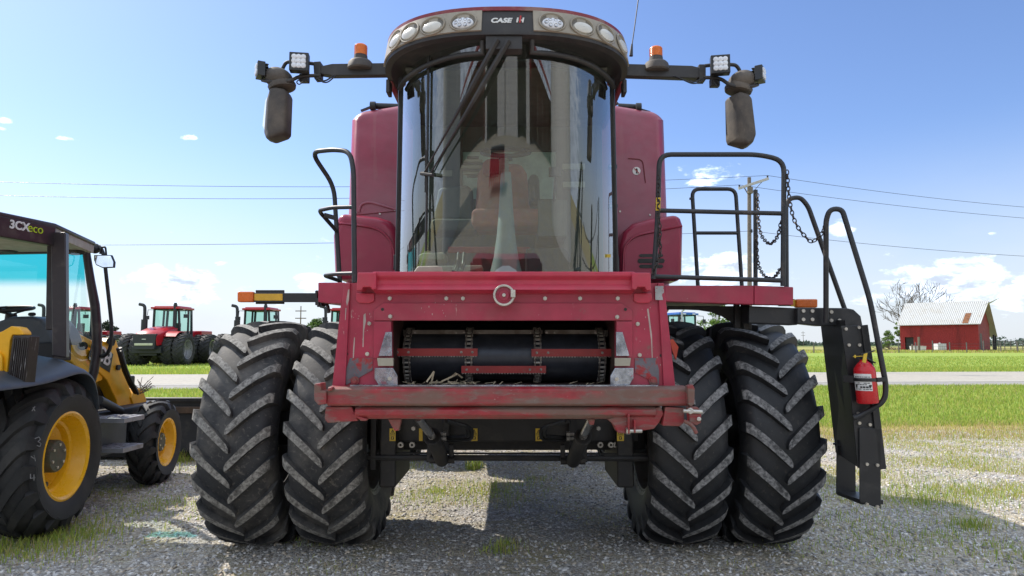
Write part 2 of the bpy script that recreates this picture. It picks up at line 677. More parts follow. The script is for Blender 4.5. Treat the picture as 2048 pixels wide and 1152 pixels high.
TR, TW = .985, .605
ty = tyre_mesh('tyre', TR, TW, 22, .052, .545, [m_rubber, m_lug])
ri = rim_mesh('wheel', .545, TW, [m_rim, m_zinc])
wheel_at(1.455, 0, .957, 1, comb, ri, ty, .10, True)
w2 = wheel_at(2.185, 0, .957, 1, comb, ri, ty, .02)
wl1 = wheel_at(-1.43, 0, .957, -1, comb, ri, ty, .16)
wl2 = wheel_at(-2.15, 0, .957, -1, comb, ri, ty, .05)
for w_ in (wl2, wl1):
    t_ = w_.children[0]
    t_.data = t_.data.copy()
    t_.data.materials[0] = m_rubdust
    t_.data.materials[1] = m_lugdust
    w_['label'] = 'wheel with pale dust over its tyre'
tyr = tyre_mesh('tyre', .70, .5, 18, .04, .36, [m_rubber, m_lug])
rir = rim_mesh('wheel', .36, .5, [m_rim, m_zinc])
wheel_at(1.62, 4.3, .69, 1, comb, rir, tyr, 0, True)
wheel_at(-1.62, 4.3, .69, -1, comb, rir, tyr, .1)

# ---- feeder house -----------------------------------------------------------
FY = 4.20
mb = MB()
outer = [(686, 566), (1328, 566), (1351, 778), (664, 778)]
inner = [(783, 640), (1232, 640), (1232, 771), (783, 771)]
o3 = [A(x, y, FY) for x, y in outer]
i3 = [A(x, y, FY) for x, y in inner]
D = V((0, .06, 0))
for k in range(4):
    k2 = (k + 1) % 4
    mb.add([o3[k], o3[k2], i3[k2], i3[k]], [(0, 1, 2, 3)])
    mb.add([o3[k] + D, o3[k2] + D, i3[k2] + D, i3[k] + D], [(3, 2, 1, 0)])
    mb.add([o3[k], o3[k2], o3[k2] + D, o3[k] + D], [(0, 3, 2, 1)])
    mb.add([i3[k], i3[k2], i3[k2] + D, i3[k] + D], [(0, 1, 2, 3)])
face = mb.build('face_plate', m_red, comb, .006, fixn=False, smooth=0)

# raised frame round the mouth, 12 mm proud
mb = MB()
yf = FY - .014
mb.pp([(747, 621), (766, 606), (1243, 606), (1265, 621), (1265, 641), (747, 641)], yf, .0125)
mb.pp([(747, 643), (782, 643), (782, 700), (754, 716), (747, 716)], yf, .0125)
mb.pp([(1233, 643), (1265, 643), (1265, 716), (1258, 716), (1233, 700)], yf, .0125)
mb.build('mouth_frame', m_red, face, .003, smooth=0)
# raised side webs and base of the face
mb = MB()
mb.pp([(688, 566), (700, 566), (690, 778), (664, 778)], FY - .022, .02)
mb.pp([(1316, 566), (1328, 566), (1351, 778), (1328, 778)], FY - .022, .02)
mb.split('side_web', m_red, face, .003, smooth=0)
# worn steel liners
for s in (0, 1):
    mb = MB()
    fx = (lambda x: x) if s == 0 else (lambda x: 2016 - x)
    ys = FY - .030
    mb.pp([(fx(784), 664), (fx(771), 664), (fx(757), 712), (fx(784), 712)], ys, .012)
    mb.pp([(fx(754), 716), (fx(786), 716), (fx(786), 732), (fx(756), 732)], ys - .012, .03, 1)
    mb.pp([(fx(749), 736), (fx(786), 736), (fx(795), 752), (fx(795), 771), (fx(758), 771), (fx(749), 757)], ys, .012)
    mb.build('steel_liner', [m_steel, m_beige], face, .002, smooth=0)
mb = MB()
mb.pp([(700, 716), (745, 716), (745, 740), (692, 770), (692, 740)], FY - .008, .006)
mb.pp([(1270, 716), (1312, 716), (1318, 740), (1318, 770), (1270, 745)], FY - .008, .006)
mb.split('bare_patch', mat('bare_grey', (.14, .13, .15), .5, .3, layers=(((.36, .03, .03), 12, .5, .62, .9),), var=.2), face, smooth=0)
# worn decal
mb = MB()
mb.pp([(1310, 572), (1327, 572), (1328, 585), (1324, 588), (1326, 600), (1311, 600)], FY - .0245, .002)
mb.build('worn_decal', mat('worn_silver', (.42, .43, .43), .45, .4, layers=(((.36, .03, .04), 60, .55, .62, .8),), var=.2), face, smooth=0)

# paint scratches and chips
mb = MB()
ysc = FY - .0228
for pl in ([(696, 580), (699, 578), (698, 600), (694, 612), (692, 604)], [(691, 616), (693, 616), (691, 640), (690, 640)]):
    mb.pp(pl, ysc, .0006)
ysc = FY - .0008
for pl in ([(727, 630), (731, 626), (732, 642), (728, 662), (727, 694), (725, 694), (726, 660)], [(708, 676), (710, 674), (709, 694), (706, 740), (705, 740), (706, 700)], [(1294, 618), (1297, 617), (1299, 632), (1304, 670), (1306, 735), (1304.5, 735), (1302, 680), (1297, 640)],
           [(842, 556 + 60), (846, 616), (845, 622), (841, 620)]):
    mb.pp(pl, ysc, .0006)
for k in range(46):
    x_, y_ = random.choice([(random.uniform(690, 740), random.uniform(610, 770)), (random.uniform(1275, 1330), random.uniform(610, 770)), (random.gauss(880, 16), random.gauss(612, 10))])
    w_ = random.uniform(.5, 1.6)
    h_ = random.uniform(.5, 3.5)
    yy_ = FY - .0148 if 607 < y_ < 640 and 770 < x_ < 1240 else FY - .0009
    mb.pp([(x_, y_), (x_ + w_, y_ - .3), (x_ + w_ * .8, y_ + h_), (x_ + .1, y_ + h_ * .8)], yy_, .0006)
sc_ = mb.split('paint_scratch', mat('bare_primer', (.46, .36, .33), .6, var=.2), face, 0, 0)

# bolts
mb = MB()
for (x, y) in [(780, 597), (926, 597), (1090, 597), (1235, 597), (781, 633), (1234, 634), (739, 647), (735, 708), (1275, 648), (1279, 710), (780, 757), (1233, 758), (893, 597), (1160, 690 - 93)]:
    mb.cut()
    yb = FY - (.014 if 600 < y < 640 else .03 if y > 750 else 0)
    p = A(x, y, yb)
    mb.cyl(p, p + V((0, -.012, 0)), .013, 6)
    mb.cyl(p + V((0, -.0125, 0)), p + V((0, -.018, 0)), .007, 8)
mb.split('bolt', m_zinc, face, 0, 30)
mb = MB()
for (x, y) in [(711, 761), (1305, 761)]:
    mb.cut()
    p = A(x, y, FY)
    mb.cyl(p, p + V((0, -.02, 0)), .026, 14)
    mb.cyl(p + V((0, -.0205, 0)), p + V((0, -.032, 0)), .016, 6)
mb.split('pivot_bolt', m_redmud, face, 0, 30)
mb = MB()
for (x, y) in [(720, 594), (741, 594), (1274, 595), (1295, 595), (694, 708), (1322, 711), (766, 619), (1250, 619)]:
    p = A(x, y, FY)
    yo = -.016 if 600 < y < 640 else -.002
    mb.cyl(p + V((0, yo, 0)), p + V((0, yo - .003, 0)), .0095, 10)
mb.split('bolt_hole', m_inkb, face, 0, 30)

# top roll channel with hinge hooks
mb = MB()
x0, x1 = A(752, 560, 4.2).x, A(1264, 560, 4.2).x
zt = A(1000, 546, 4.18).z
prof = [(4.10, zt), (4.30, zt), (4.30, zt - .14), (4.17, zt - .125), (4.10, zt - .11), (4.125, zt - .075), (4.125, zt - .05), (4.10, zt - .025)]
mb.prism([V((x0, y, z)) for y, z in prof], (x1 - x0, 0, 0))
mb.build('top_channel', m_redch, comb, .005, smooth=0)
for s in (0, 1):
    mb = MB()
    fx = (lambda x: x) if s == 0 else (lambda x: 2016 - x)
    mb.pp([(fx(715), 545), (fx(752), 545), (fx(752), 578), (fx(744), 580), (fx(741), 574), (fx(726), 574), (fx(723), 581), (fx(713), 581)], 4.08, .22)
    mb.pp([(fx(712), 586), (fx(748), 586), (fx(748), 602), (fx(740), 606), (fx(718), 606), (fx(711), 600)], FY - .02, .0225)
    mb.build('lift_hook', m_redch, comb, .006, smooth=0)
# round drive coupler
c = A(1008, 591, 4.075)
mb = MB()
mb.lathe([(.001, -.02), (.030, -.02), (.034, -.016), (.05, -.014), (.052, -.034), (.064, -.034), (.066, -.01), (.066, .01)], c, (0, 1, 0), 28, ms=[1, 1, 1, 0, 0, 0, 0])
mb.cyl(c + V((0, -.021, 0)), c + V((0, -.036, 0)), .012, 6, m=0)
mb.bb(c.x + .04, c.x + .068, c.y - .05, c.y - .032, c.z - .014, c.z + .03, 0)
mb.build('drive_coupler', [m_zinc, m_red], comb, .002, 30)

# housing behind the mouth
mb = MB()
xl, xr = i3[0].x - .012, i3[1].x + .012
z0, z1 = i3[2].z - .012, i3[0].z + .012
Y0, Y1 = FY + .062, 5.95
t = .02
mb.bb(xl - t, xl, Y0, Y1, z0 - t, z1 + t)
mb.bb(xr, xr + t, Y0, Y1, z0 - t, z1 + t)
mb.bb(xl, xr, Y0, Y1, z1, z1 + t)
mb.bb(xl, xr, Y0, Y1, z0 - t, z0)
mb.bb(xl, xr, Y1 - .02, Y1, z0, z1)
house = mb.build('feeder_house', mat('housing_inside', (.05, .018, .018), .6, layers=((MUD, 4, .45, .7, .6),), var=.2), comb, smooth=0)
# side girders either side of the tunnel
mb = MB()
mb.bb(xl - .30, xl - .03, FY + .07, 5.3, z0 + .03, z1 + .12)
mb.bb(xr + .03, xr + .30, FY + .07, 5.3, z0 + .03, z1 + .12)
mb.bb(xl - .03, xr + .03, FY + .07, 5.3, z1 + .03, z1 + .16)
mb.build('feeder_girder', m_red, comb, .01, smooth=0)

# conveyor drum, chains and slats
dc = A(1008, 712, 4.72)
mb = MB()
mb.lathe([(.02, 0), (.17, 0), (.17, xr - xl - .06), (.02, xr - xl - .06)], (xl + .03, 4.72, dc.z), (1, 0, 0), 40)
drum = mb.build('conveyor_drum', m_drum, house, 0, 30)
for px in (815, 938, 1075, 1203):
    x = A(px, 712, 4.58).x
    mb = MB()
    nl = 17
    for i in range(nl):
        a = R(-62) + R(158) * i / (nl - 1)
        rr = .187
        c = V((x, 4.72 - rr * math.cos(a), dc.z + rr * math.sin(a)))
        rot = Matrix.Rotation(-a, 3, 'X')
        wd = .016 if i % 2 else .021
        for s in (-1, 1):
            mb.box(c + V((s * wd, 0, 0)), (.006, .018, .042), rot)
        mb.cyl(c - V((.025, 0, 0)), c + V((.025, 0, 0)), .008, 8, m=1)
    mb.build('roller_chain', [m_chain, m_zinc], house, 0, 30)


def slat(x0, x1, y0, y1, Y, m_, worn=False):
    mb = MB()
    a, b = A(x0, y0, Y), A(x1, y1, Y)
    mb.bb(a.x, b.x, Y, Y + .006, b.z, a.z)
    mb.bb(a.x, b.x, Y + .006, Y + .05, a.z - .006, a.z)
    n = int((b.x - a.x) / .018)
    for i in range(n):
        xx = a.x + (i + .2) * (b.x - a.x) / n
        mb.bb(xx, xx + .009, Y - .002, Y + .012, b.z - .007, b.z, 1)
    for fx in (.06, .19, .81, .94):
        p = V((a.x + (b.x - a.x) * fx, Y, (a.z + b.z) / 2))
        mb.cyl(p, p + V((0, -.008, 0)), .009, 6, m=1)
    return mb.build('conveyor_slat', [m_, m_chain], house, 0, 30)


slat(785, 955, 697, 712, 4.50, m_redslat)
slat(1063, 1238, 698, 713, 4.50, m_redslat)
slat(923, 1092, 732, 746, 4.53, m_redslat)
m_wornslat = mat('worn_slat', (.20, .17, .15), .6, .3, layers=((MUD, 20, .5, .65, .8),), var=.3)
for (a_, b_) in ((806, 936), (930, 1090), (1085, 1216)):
    s_ = slat(a_, b_, 660, 671, 4.64, m_wornslat)
    s_['label'] = 'conveyor slat worn down to grey steel'
# trapped straw and husks in the mouth
mb = MB()
for i in range(60):
    cx = random.gauss(0, .10) + A(905, 760, 4.36).x if i < 40 else random.uniform(xl + .1, xr - .1)
    p = V((cx, random.uniform(4.28, 4.5), z0 + .006 + random.random() * .012))
    a = random.uniform(0, 3.14)
    L = random.uniform(.02, .07)
    q = p + V((math.cos(a) * L, math.sin(a) * L * .6, random.uniform(-.005, .02)))
    mb.bar(p, q, .006, .002)
for (x, y, xx, yy) in ((853, 764, 868, 743), (868, 743, 862, 768), (858, 766, 885, 764), (883, 763, 915, 748), (912, 746, 905, 752), (896, 764, 918, 766), (915, 748, 925, 756)):
    mb.bar(A(x, y, 4.34), A(xx, yy, 4.37), .010, .003, up=(0, 1, .3))
st_ = mb.build('trapped_straw', m_straw, house, 0, 0)
st_['kind'] = 'stuff'

# lower beam
mb = MB()
bx0, bx1 = A(655, 790, 4.1).x, A(1376, 790, 4.1).x
zz = lambda py, Y: A(1008, py, Y).z
mb.prism([V((bx0, y, z)) for y, z in [(4.19, zz(772, 4.12)), (4.115, zz(774, 4.1)), (4.09, zz(779, 4.08)), (4.085, zz(808, 4.08)), (4.10, zz(812, 4.1)), (4.19, zz(812, 4.1))]], (bx1 - bx0, 0, 0))
beam = mb.build('lower_beam', m_redmud, comb, .006, smooth=0)
mb = MB()
tz = zz(825, 4.14)
px0, px1 = A(712, 825, 4.14).x, A(1310, 825, 4.14).x
mb.prism([V((px0, y, z)) for y, z in [(4.13, zz(813, 4.12)), (4.10, zz(820, 4.1)), (4.10, zz(830, 4.1)), (4.13, zz(837, 4.12)), (4.2, zz(838, 4.2)), (4.2, zz(813, 4.2))]], (px1 - px0, 0, 0))
mb.build('lower_roll', m_redmud, beam, .006, smooth=0)
mb = MB()
mb.pp([(700, 770), (1316, 770), (1316, 773.5), (700, 773.5)], 4.14, .06)
mb.build('sill_strip', m_steel, beam, 0, 0)
# end brackets
mb = MB()
mb.pp([(628, 768), (641, 766), (642, 782), (652, 782), (652, 808), (636, 810), (628, 800)], 4.06, .12)
mb.pp([(651, 813), (703, 813), (716, 842), (655, 846), (649, 838)], 4.12, .10)
mb.pp([(655, 776), (664, 774), (664, 781), (655, 782)], 4.05, .06)
mb.pp([(703, 826), (715, 832), (735, 838), (733, 842), (720, 842), (718, 838), (706, 834)], 4.11, .05)
mb.split('end_bracket', m_redmud, beam, .006, smooth=0)
mb = MB()
mb.pp([(776, 838), (802, 838), (800, 850), (797, 861), (789, 862), (782, 850)], 4.16, .05)
mb.pp([(1176, 838), (1190, 838), (1188, 850), (1180, 850)], 4.16, .05)
mb.split('drop_lug', m_redmud, beam, .004, smooth=0)
mb = MB()
mb.pp([(1215, 838), (1322, 813), (1328, 828), (1318, 846), (1308, 858), (1268, 864), (1256, 868), (1236, 866), (1228, 850)], 4.12, .12)
mb.pp([(1256, 828), (1260, 828), (1260, 868), (1256, 868)], 4.08, .04)
mb.pp([(1268, 840), (1272, 840), (1272, 866), (1268, 866)], 4.08, .04)
mb.pp([(1331, 814), (1370, 816), (1368, 846), (1360, 853), (1325, 852)], 4.10, .10)
mb.build('latch_casting', m_redmud, beam, .006, smooth=0)
mb = MB()
mb.pp([(1375, 772), (1386, 769), (1390, 778), (1389, 808), (1382, 815), (1377, 808)], 4.03, .06)
mb.pp([(1378, 815), (1396, 814), (1403, 826), (1402, 846), (1392, 851), (1380, 845)], 4.01, .07)
mb.tube(fillet([A(1368, 842, 4.0), A(1385, 850, 4.0), A(1393, 867, 4.0)], .03), .012, 8)
mb.cyl(A(1366, 822, 4.0), A(1405, 824, 4.0), .012, 8, m=1)
mb.cyl(A(1381, 822, 3.99), A(1381, 822, 4.02), .02, 6, m=1)
mb.cyl(A(1398, 838, 3.99), A(1398, 838, 4.02), .014, 6, m=1)
mb.build('latch_lever', [m_redmud, m_zinc], beam, .004, smooth=30)
mb = MB()
mb.cyl(A(1252, 862, 4.1), A(1284, 862, 4.1), .011, 8)
mb.cyl(A(1252, 862, 4.1), A(1260, 862, 4.1), .019, 6)
mb.build('latch_pin', m_zinc, beam, 0, 30)
# red guard tip behind the face on the far side
mb = MB()
mb.pp([(1340, 680), (1346, 678), (1357, 694), (1352, 720), (1344, 700)], 4.6, .02)
mb.build('side_flap', mat('orange_red', (.45, .05, .02), .5), comb, smooth=0)

# ---- axle, chassis, hydraulics ---------------------------------------------
mb = MB()
mb.bb(CX - 1.12, CX + 1.12, 5.85, 6.2, zz(884, 5.85), zz(835, 5.85))
mb.bb(CX - 1.22, CX + 1.22, 6.1, 6.5, .80, 1.12)
mb.bb(CX - .78, CX + .78, 5.95, 6.1, 1.1, 1.9)
mb.bb(CX - 1.1, CX + 1.1, 6.2, 6.9, 1.12, 1.9)
ax = mb.build('front_axle', m_frame, comb, .012, smooth=0)
mb = MB()
for s in (-1, 1):
    mb.cut()
    mb.bb(CX + s * .98 - .07, CX + s * .98 + .07, 5.72, 6.5, .55, 1.3)
    mb.cyl((CX + s * 1.05, 6.3, .968), (CX + s * 2.25, 6.3, .968), .15, 20)
    mb.cyl((CX + s * 2.25, 6.3, .968), (CX + s * 2.36, 6.3, .968), .11, 20)
mb.split('final_drive', m_frame, ax, .02, 30)
mb = MB()
mb.tube([A(735, 915, 5.72), A(1312, 917, 5.72)], .024, 8)
mb.bar(A(735, 906, 5.76), A(1312, 908, 5.76), .03, .012)
mb.bb(A(742, 860, 5.7).x, A(752, 860, 5.7).x, 5.7, 5.75, .70, 1.3)
mb.bb(A(1296, 860, 5.7).x, A(1306, 860, 5.7).x, 5.7, 5.75, .70, 1.3)
mb.build('tie_bar', m_frame, ax, 0, 30)
mb = MB()
for px in (880, 1148):
    for dx in (-22, 22):
        mb.pp([(px + dx - 4, 890), (px + dx + 4, 890), (px + dx + 5, 925), (px + dx - 5, 925)], 5.66, .06)
for px in (892, 1144):
    mb.pp([(px - 6, 838), (px + 6, 838), (px + 6, 906), (px - 6, 906)], 5.80, .04)
mb.split('cylinder_lug', m_frame, ax, .004, smooth=0)
mb = MB()
gx0, gx1 = A(886, 900, 6.9).x, A(1132, 900, 6.9).x
for i in range(34):
    x = gx0 + (gx1 - gx0) * i / 33
    mb.bar((x, 6.55, .735), (x, 7.75, .775), .007, .007)
for i in range(15):
    f = i / 14
    mb.bar((gx0, 6.55 + 1.2 * f, .735 + .04 * f), (gx1, 6.55 + 1.2 * f, .735 + .04 * f), .007, .007)
for i in range(16):
    x = gx0 + (gx1 * .35 - gx0 * .35) * i / 15
    mb.bar((x, 7.78, .79), (x, 7.80, .93), .008, .008)
for i in range(5):
    mb.bar((gx0, 7.79, .79 + .03 * i), (gx0 + (gx1 - gx0) * .35, 7.79, .79 + .03 * i), .008, .008)
mb.build('belly_grille', m_frame, ax, 0, 0)
for (p, q, r_) in ((A(836, 834, 4.55), A(864, 872, 5.0), A(884, 920, 5.66)), (A(1184, 834, 4.55), A(1166, 872, 5.0), A(1146, 922, 5.66))):
    mb = MB()
    mb.cyl(q, r_, .056, 18)
    mb.cyl(q, q + (r_ - q) * .06, .064, 18)
    mb.cyl(r_ - V((.10, 0, 0)), r_ + V((.10, 0, 0)), .028, 12)
    cyl_ = mb.build('hydraulic_cylinder', m_frame, comb, 0, 40)
    mb = MB()
    mb.cyl(p, q + (p - q).normalized() * .002, .030, 14)
    mb.build('rod', m_rodsteel, cyl_, 0, 40)
for k, (x0_, x1_) in enumerate(((779, 791), (838, 845), (942, 955), (1071, 1084), (1234, 1248))):
    mb = MB()
    Yl = 5.713 if k in (0, 4) else 5.84
    mb.pp([(x0_, 857), (x1_, 857), (x1_, 882), (x0_, 882)], Yl, .004)
    if x1_ - x0_ > 9:
        cxp = (x0_ + x1_) / 2
        mb.pp([(cxp, 859), (cxp + 5, 868), (cxp - 5, 868)], Yl - .003, .003, 1)
        mb.pp([(cxp, 861.4), (cxp + 3.2, 867.2), (cxp - 3.2, 867.2)], Yl - .005, .002, 0)
        mb.pp([(cxp - .6, 863), (cxp + .6, 863), (cxp + .6, 866.4), (cxp - .6, 866.4)], Yl - .007, .002, 1)
        mb.pp([(x0_ + 1, 869.5), (x1_ - 1, 869.5), (x1_ - 1, 870.5), (x0_ + 1, 870.5)], Yl - .003, .003, 1)
        mb.pp([(cxp - 3, 873), (cxp + 3, 873), (cxp + 3, 879), (cxp - 3, 879)], Yl - .003, .003, 1)
        mb.pp([(cxp - 1.6, 874.5), (cxp + 1.9, 874.5), (cxp + .6, 877.6), (cxp - 1.6, 877.6)], Yl - .005, .002, 0)
    mb.build('warning_label', [m_label, m_inkb], ax, 0, 0)
mb = MB()
for fx in ((lambda x: x), (lambda x: 2026 - x)):
    mb.cut()
    mb.tube(fillet([A(fx(886), 842, 5.2), A(fx(935), 852, 5.3), A(fx(938), 872, 5.4), A(fx(900), 876, 5.6), A(fx(872), 872, 5.62)], .05), .017, 7)
    mb.cut()
    mb.tube(fillet([A(fx(896), 842, 5.2), A(fx(944), 856, 5.34), A(fx(944), 878, 5.44), A(fx(905), 881, 5.6), A(fx(875), 878, 5.62)], .05), .015, 7)
    for yy in (868, 877):
        mb.cut()
        mb.tube(fillet([A(fx(893), yy, 5.55), A(fx(878), yy, 5.55), A(fx(872), yy + 6, 5.55)], .03), .014, 8, m=1)
        mb.cyl(A(fx(893), yy, 5.55), A(fx(886), yy, 5.55), .022, 6, m=1)
for px in (802, 825, 1200, 1221, 1231):
    mb.cut()
    p = A(px, 889, 5.8)
    mb.lathe([(.010, -.03), (.024, -.03), (.026, 0)], p, (0, 1, 0), 14, m=1)
for px in (798, 828, 1196):
    mb.cut()
    p = A(px, 856, 5.8)
    mb.cyl(p + V((0, -.04, 0)), p, .018, 6, m=1)
mb.split('hydraulic_hose', [m_black, mat('dull_steel', (.3, .29, .27), .4, .6)], comb, 0, 40)

# ---- body behind ------------------------------------------------------------
mb = MB()
pr = [(-1.70, 2.02), (-1.665, 4.10), (-1.60, 4.19), (-.95, 4.295), (.95, 4.295), (1.60, 4.19), (1.665, 4.10), (1.70, 2.02)]
mb.prism([V((CX + x * .995, 7.0, z)) for x, z in pr], (0, 2.9, 0))
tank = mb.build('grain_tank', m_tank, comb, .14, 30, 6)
mb = MB()
mb.bb(CX - .80, CX + .80, 6.9, 10.6, 1.25, 2.0)
mb.bb(CX - 1.45, CX + 1.45, 7.3, 9.6, 1.55, 2.03)
mb.build('threshing_body', m_frame, comb, .03, smooth=0)
mb = MB()
mb.prism([V((CX - 1.45, y, z)) for y, z in [(9.9, 1.45), (9.9, 3.7), (11.2, 3.6), (12.0, 3.0), (12.2, 1.9), (11.6, 1.3)]], (2.9, 0, 0))
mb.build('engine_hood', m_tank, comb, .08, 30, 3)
mb = MB()
mb.cyl((CX - 1.6, 10.6, .69), (CX + 1.6, 10.6, .69), .12, 14)
mb.bb(CX - .3, CX + .3, 10.4, 10.8, .69, 1.35)
mb.build('rear_axle', m_frame, comb, .01, 30)
for s in (0, 1):
    mb = MB()
    if s == 0:
        mb.tube([A(746, 212, 7.15), A(808, 214, 7.15)], .035, 10)
        mb.cyl(A(741, 212, 7.08), A(751, 212, 7.08), .048, 12)
        mb.bar(A(722, 222, 7.12), A(745, 213, 7.12), .03, .02)
    else:
        mb.tube([A(1236, 213, 7.15), A(1276, 215, 7.15)], .035, 10)
        mb.cyl(A(1272, 215, 7.08), A(1282, 215, 7.08), .048, 12)
        mb.bar(A(1280, 219, 7.12), A(1300, 225, 7.12), .03, .02)
        mb.tube([A(1226, 212, 7.1), A(1236, 206, 7.1)], .015, 6)
    mb.build('tank_cover_bar', m_black, tank, 0, 40)
# seams, stickers and rivets on the tank front
mb = MB()
yt = 6.999
mb.tube(fillet([A(1256, 317, yt), A(1285, 319, yt), A(1291, 366, yt)], .05), .006, 5)
mb.tube([A(694, 432, yt), A(796, 422, yt)], .005, 5)
mb.split('panel_seam', mat('seam_red', (.16, .012, .02), .4), tank, 0, 40)
mb = MB()
mb.tube(fillet([A(718, 424, yt), A(722, 408, yt), A(740, 404, yt), A(795, 420, yt)], .1), .014, 8)
mb.build('grab_handle', m_tank, tank, 0, 40)
mb = MB()
p = A(1273, 342, yt)
mb.lathe([(.001, -.004), (.042, -.004), (.042, .0)], p, (0, 1, 0), 24)
mb.ell(p + V((0, -.005, .014)), .012, .003, .014, m=1)
mb.box(p + V((.002, -.005, -.010)), (.014, .004, .034), Matrix.Rotation(R(14), 3, 'Y'), 1)
mb.box(p + V((0, -.0085, 0)), (.074, .003, .007), Matrix.Rotation(R(45), 3, 'Y'), 2)
mb.build('step_sticker', [m_white, m_inkb, mat('ink_red', (.5, .05, .05), .5)], tank, 0, 30)
mb = MB()
mb.pp([(1220, 220), (1228, 220), (1229, 243), (1221, 243)], 6.6, .003)
mb.pp([(1222, 224), (1227, 224), (1227, 229), (1222, 229)], 6.597, .003, 1)
mb.pp([(1223, 234), (1227, 234), (1227, 237), (1223, 237)], 6.597, .003, 1)
mb.build('warning_label', [m_label, m_inkb], tank, 0, 0)
mb = MB()
for (x, y) in ((1240, 423), (1300, 430), (712, 425), (790, 420), (760, 428)):
    p = A(x, y, yt)
    mb.cyl(p, p + V((0, -.008, 0)), .010, 8)
mb.split('rivet', m_zinc, tank, 0, 30)

# lower side shields
for s in (-1, 1):
    mb = MB()
    if s < 0:
        pol = [(668, 560), (664, 470), (676, 424), (700, 427), (752, 432), (778, 440), (790, 456), (796, 490), (794, 560)]
    else:
        pol = [(1242, 560), (1240, 490), (1248, 462), (1266, 446), (1300, 437), (1355, 428), (1362, 436), (1367, 450), (1365, 552), (1362, 562)]
    mb.pp(pol, 6.62, .38)
    pod = mb.build('side_shield', m_pod, comb, .075, 35, 5)
    mb = MB()
    if s < 0:
        mb.tube(fillet([A(672, 446, 6.62), A(712, 449, 6.605), A(760, 458, 6.605), A(786, 486, 6.605), A(790, 555, 6.62)], .3, 8), .012, 6)
    else:
        mb.tube(fillet([A(1364, 452, 6.62), A(1310, 462, 6.605), A(1268, 472, 6.605), A(1248, 492, 6.605), A(1246, 555, 6.62)], .3, 8), .012, 6)
    mb.build('shield_crease', m_pod, pod, 0, 60)
    if s > 0:
        mb = MB()
        for (ya, yb, xa, xb) in ((508, 514, 1278, 1327), (517, 526, 1275, 1330), (529, 536, 1278, 1327)):
            mb.pp([(xa + 3, ya), (xb - 3, ya), (xb, (ya + yb) / 2), (xb - 3, yb), (xa + 3, yb), (xa, (ya + yb) / 2)], 6.612, .01)
        mb.split('vent_slot', m_inkb, pod, 0, 0)

# ---- platforms, rails, chains ----------------------------------------------
PY = 5.15
mb = MB()
mb.pp([(1330, 571), (1508, 571), (1508, 609), (1330, 603)], PY, .10)
mb.pp([(1509, 571), (1587, 574), (1587, 610), (1509, 609)], PY - .006, .10)
deck = mb.build('platform_beam', m_red, comb, .006, smooth=0)
mb = MB()
mb.pp([(636, 565), (690, 565), (690, 607), (662, 607), (636, 604)], PY, .3)
mb.build('platform_beam', m_red, comb, .006, smooth=0)
mb = MB()
z_ = A(1400, 573, PY).z
mb.bb(1.10, 2.10, PY + .102, 6.95, z_ - .05, z_ - .01)
mb.bb(-1.46, -1.0, PY + .302, 6.55, z_ - .05, z_ - .01)
mb.split('deck_plate', m_frame, comb, .005, smooth=0)
mb = MB()
arc = [(1440, 616), (1446, 617)] + [(1446 + 52 * math.sin(a), 667 - 50 * math.cos(a)) for a in [R(x) for x in (10, 25, 40, 55, 70, 80)]]
pol = [(1336, 612), (1504, 612), (1504, 660)] + [(x, y) for x, y in reversed([(1372, 619), (1400, 620), (1425, 624), (1446, 632), (1464, 643), (1480, 657)])] + [(1336, 619)]
mb.pp(pol, 5.62, .05)
mb.pp([(1470, 608), (1480, 608), (1482, 656), (1470, 656)], 5.45, .05)
mb.pp([(1487, 608), (1500, 608), (1500, 658), (1488, 658)], 5.40, .08)
mb.build('mudguard', m_frame, comb, .006, smooth=0)
RAIL = .0195
mb = MB()
f_ = lambda pts, r, Y: fillet([A(x, y, (Y if len(p) < 3 else p[2])) for p in pts for x, y in [p[:2]]], r)
mb.tube(f_([(1307, 558), (1315, 440), (1319, 309), (1518, 309), (1568, 321), (1566, 572)], .09, PY - .02), RAIL, 10)
mb.tube([A(1318, 421, PY - .02), A(1565, 427, PY - .02)], RAIL * .9, 10)
mb.tube([A(1308, 553, PY - .02), A(1563, 561, PY - .02)], RAIL * .9, 10)
mb.pp([(1312.5, 395), (1321.5, 395), (1320.5, 421), (1311.5, 421)], PY - .046, .008, 1)
mb.pp([(1314, 398), (1319.5, 398), (1319, 404), (1314, 404)], PY - .049, .003, 2)
mb.build('guard_rail', [m_tubeblk, m_label, m_inkb], comb, 0, 50)
mb = MB()
mb.tube(f_([(1396, 575), (1384, 378), (1471, 378), (1484, 576)], .08, 6.6), RAIL, 10)
mb.tube([A(1391, 466, 6.6), A(1477, 466, 6.6)], RAIL * .9, 10)
mb.tube([A(1384, 398, 6.58), A(1379, 397, 6.58)], .012, 6)
mb.build('guard_rail', m_tubeblk, comb, 0, 50)
mb = MB()
mb.tube([A(1511, 380, 5.9), A(1511, 576, 5.9)], RAIL, 10)
mb.build('gate_post', m_tubeblk, comb, 0, 50)
mb = MB()
mb.tube(f_([(1573, 575), (1572, 408), (1580, 397), (1600, 394), (1616, 412), (1690, 620)], .07, 5.6), RAIL, 10)
mb.build('hand_rail', m_tubeblk, comb, 0, 50)
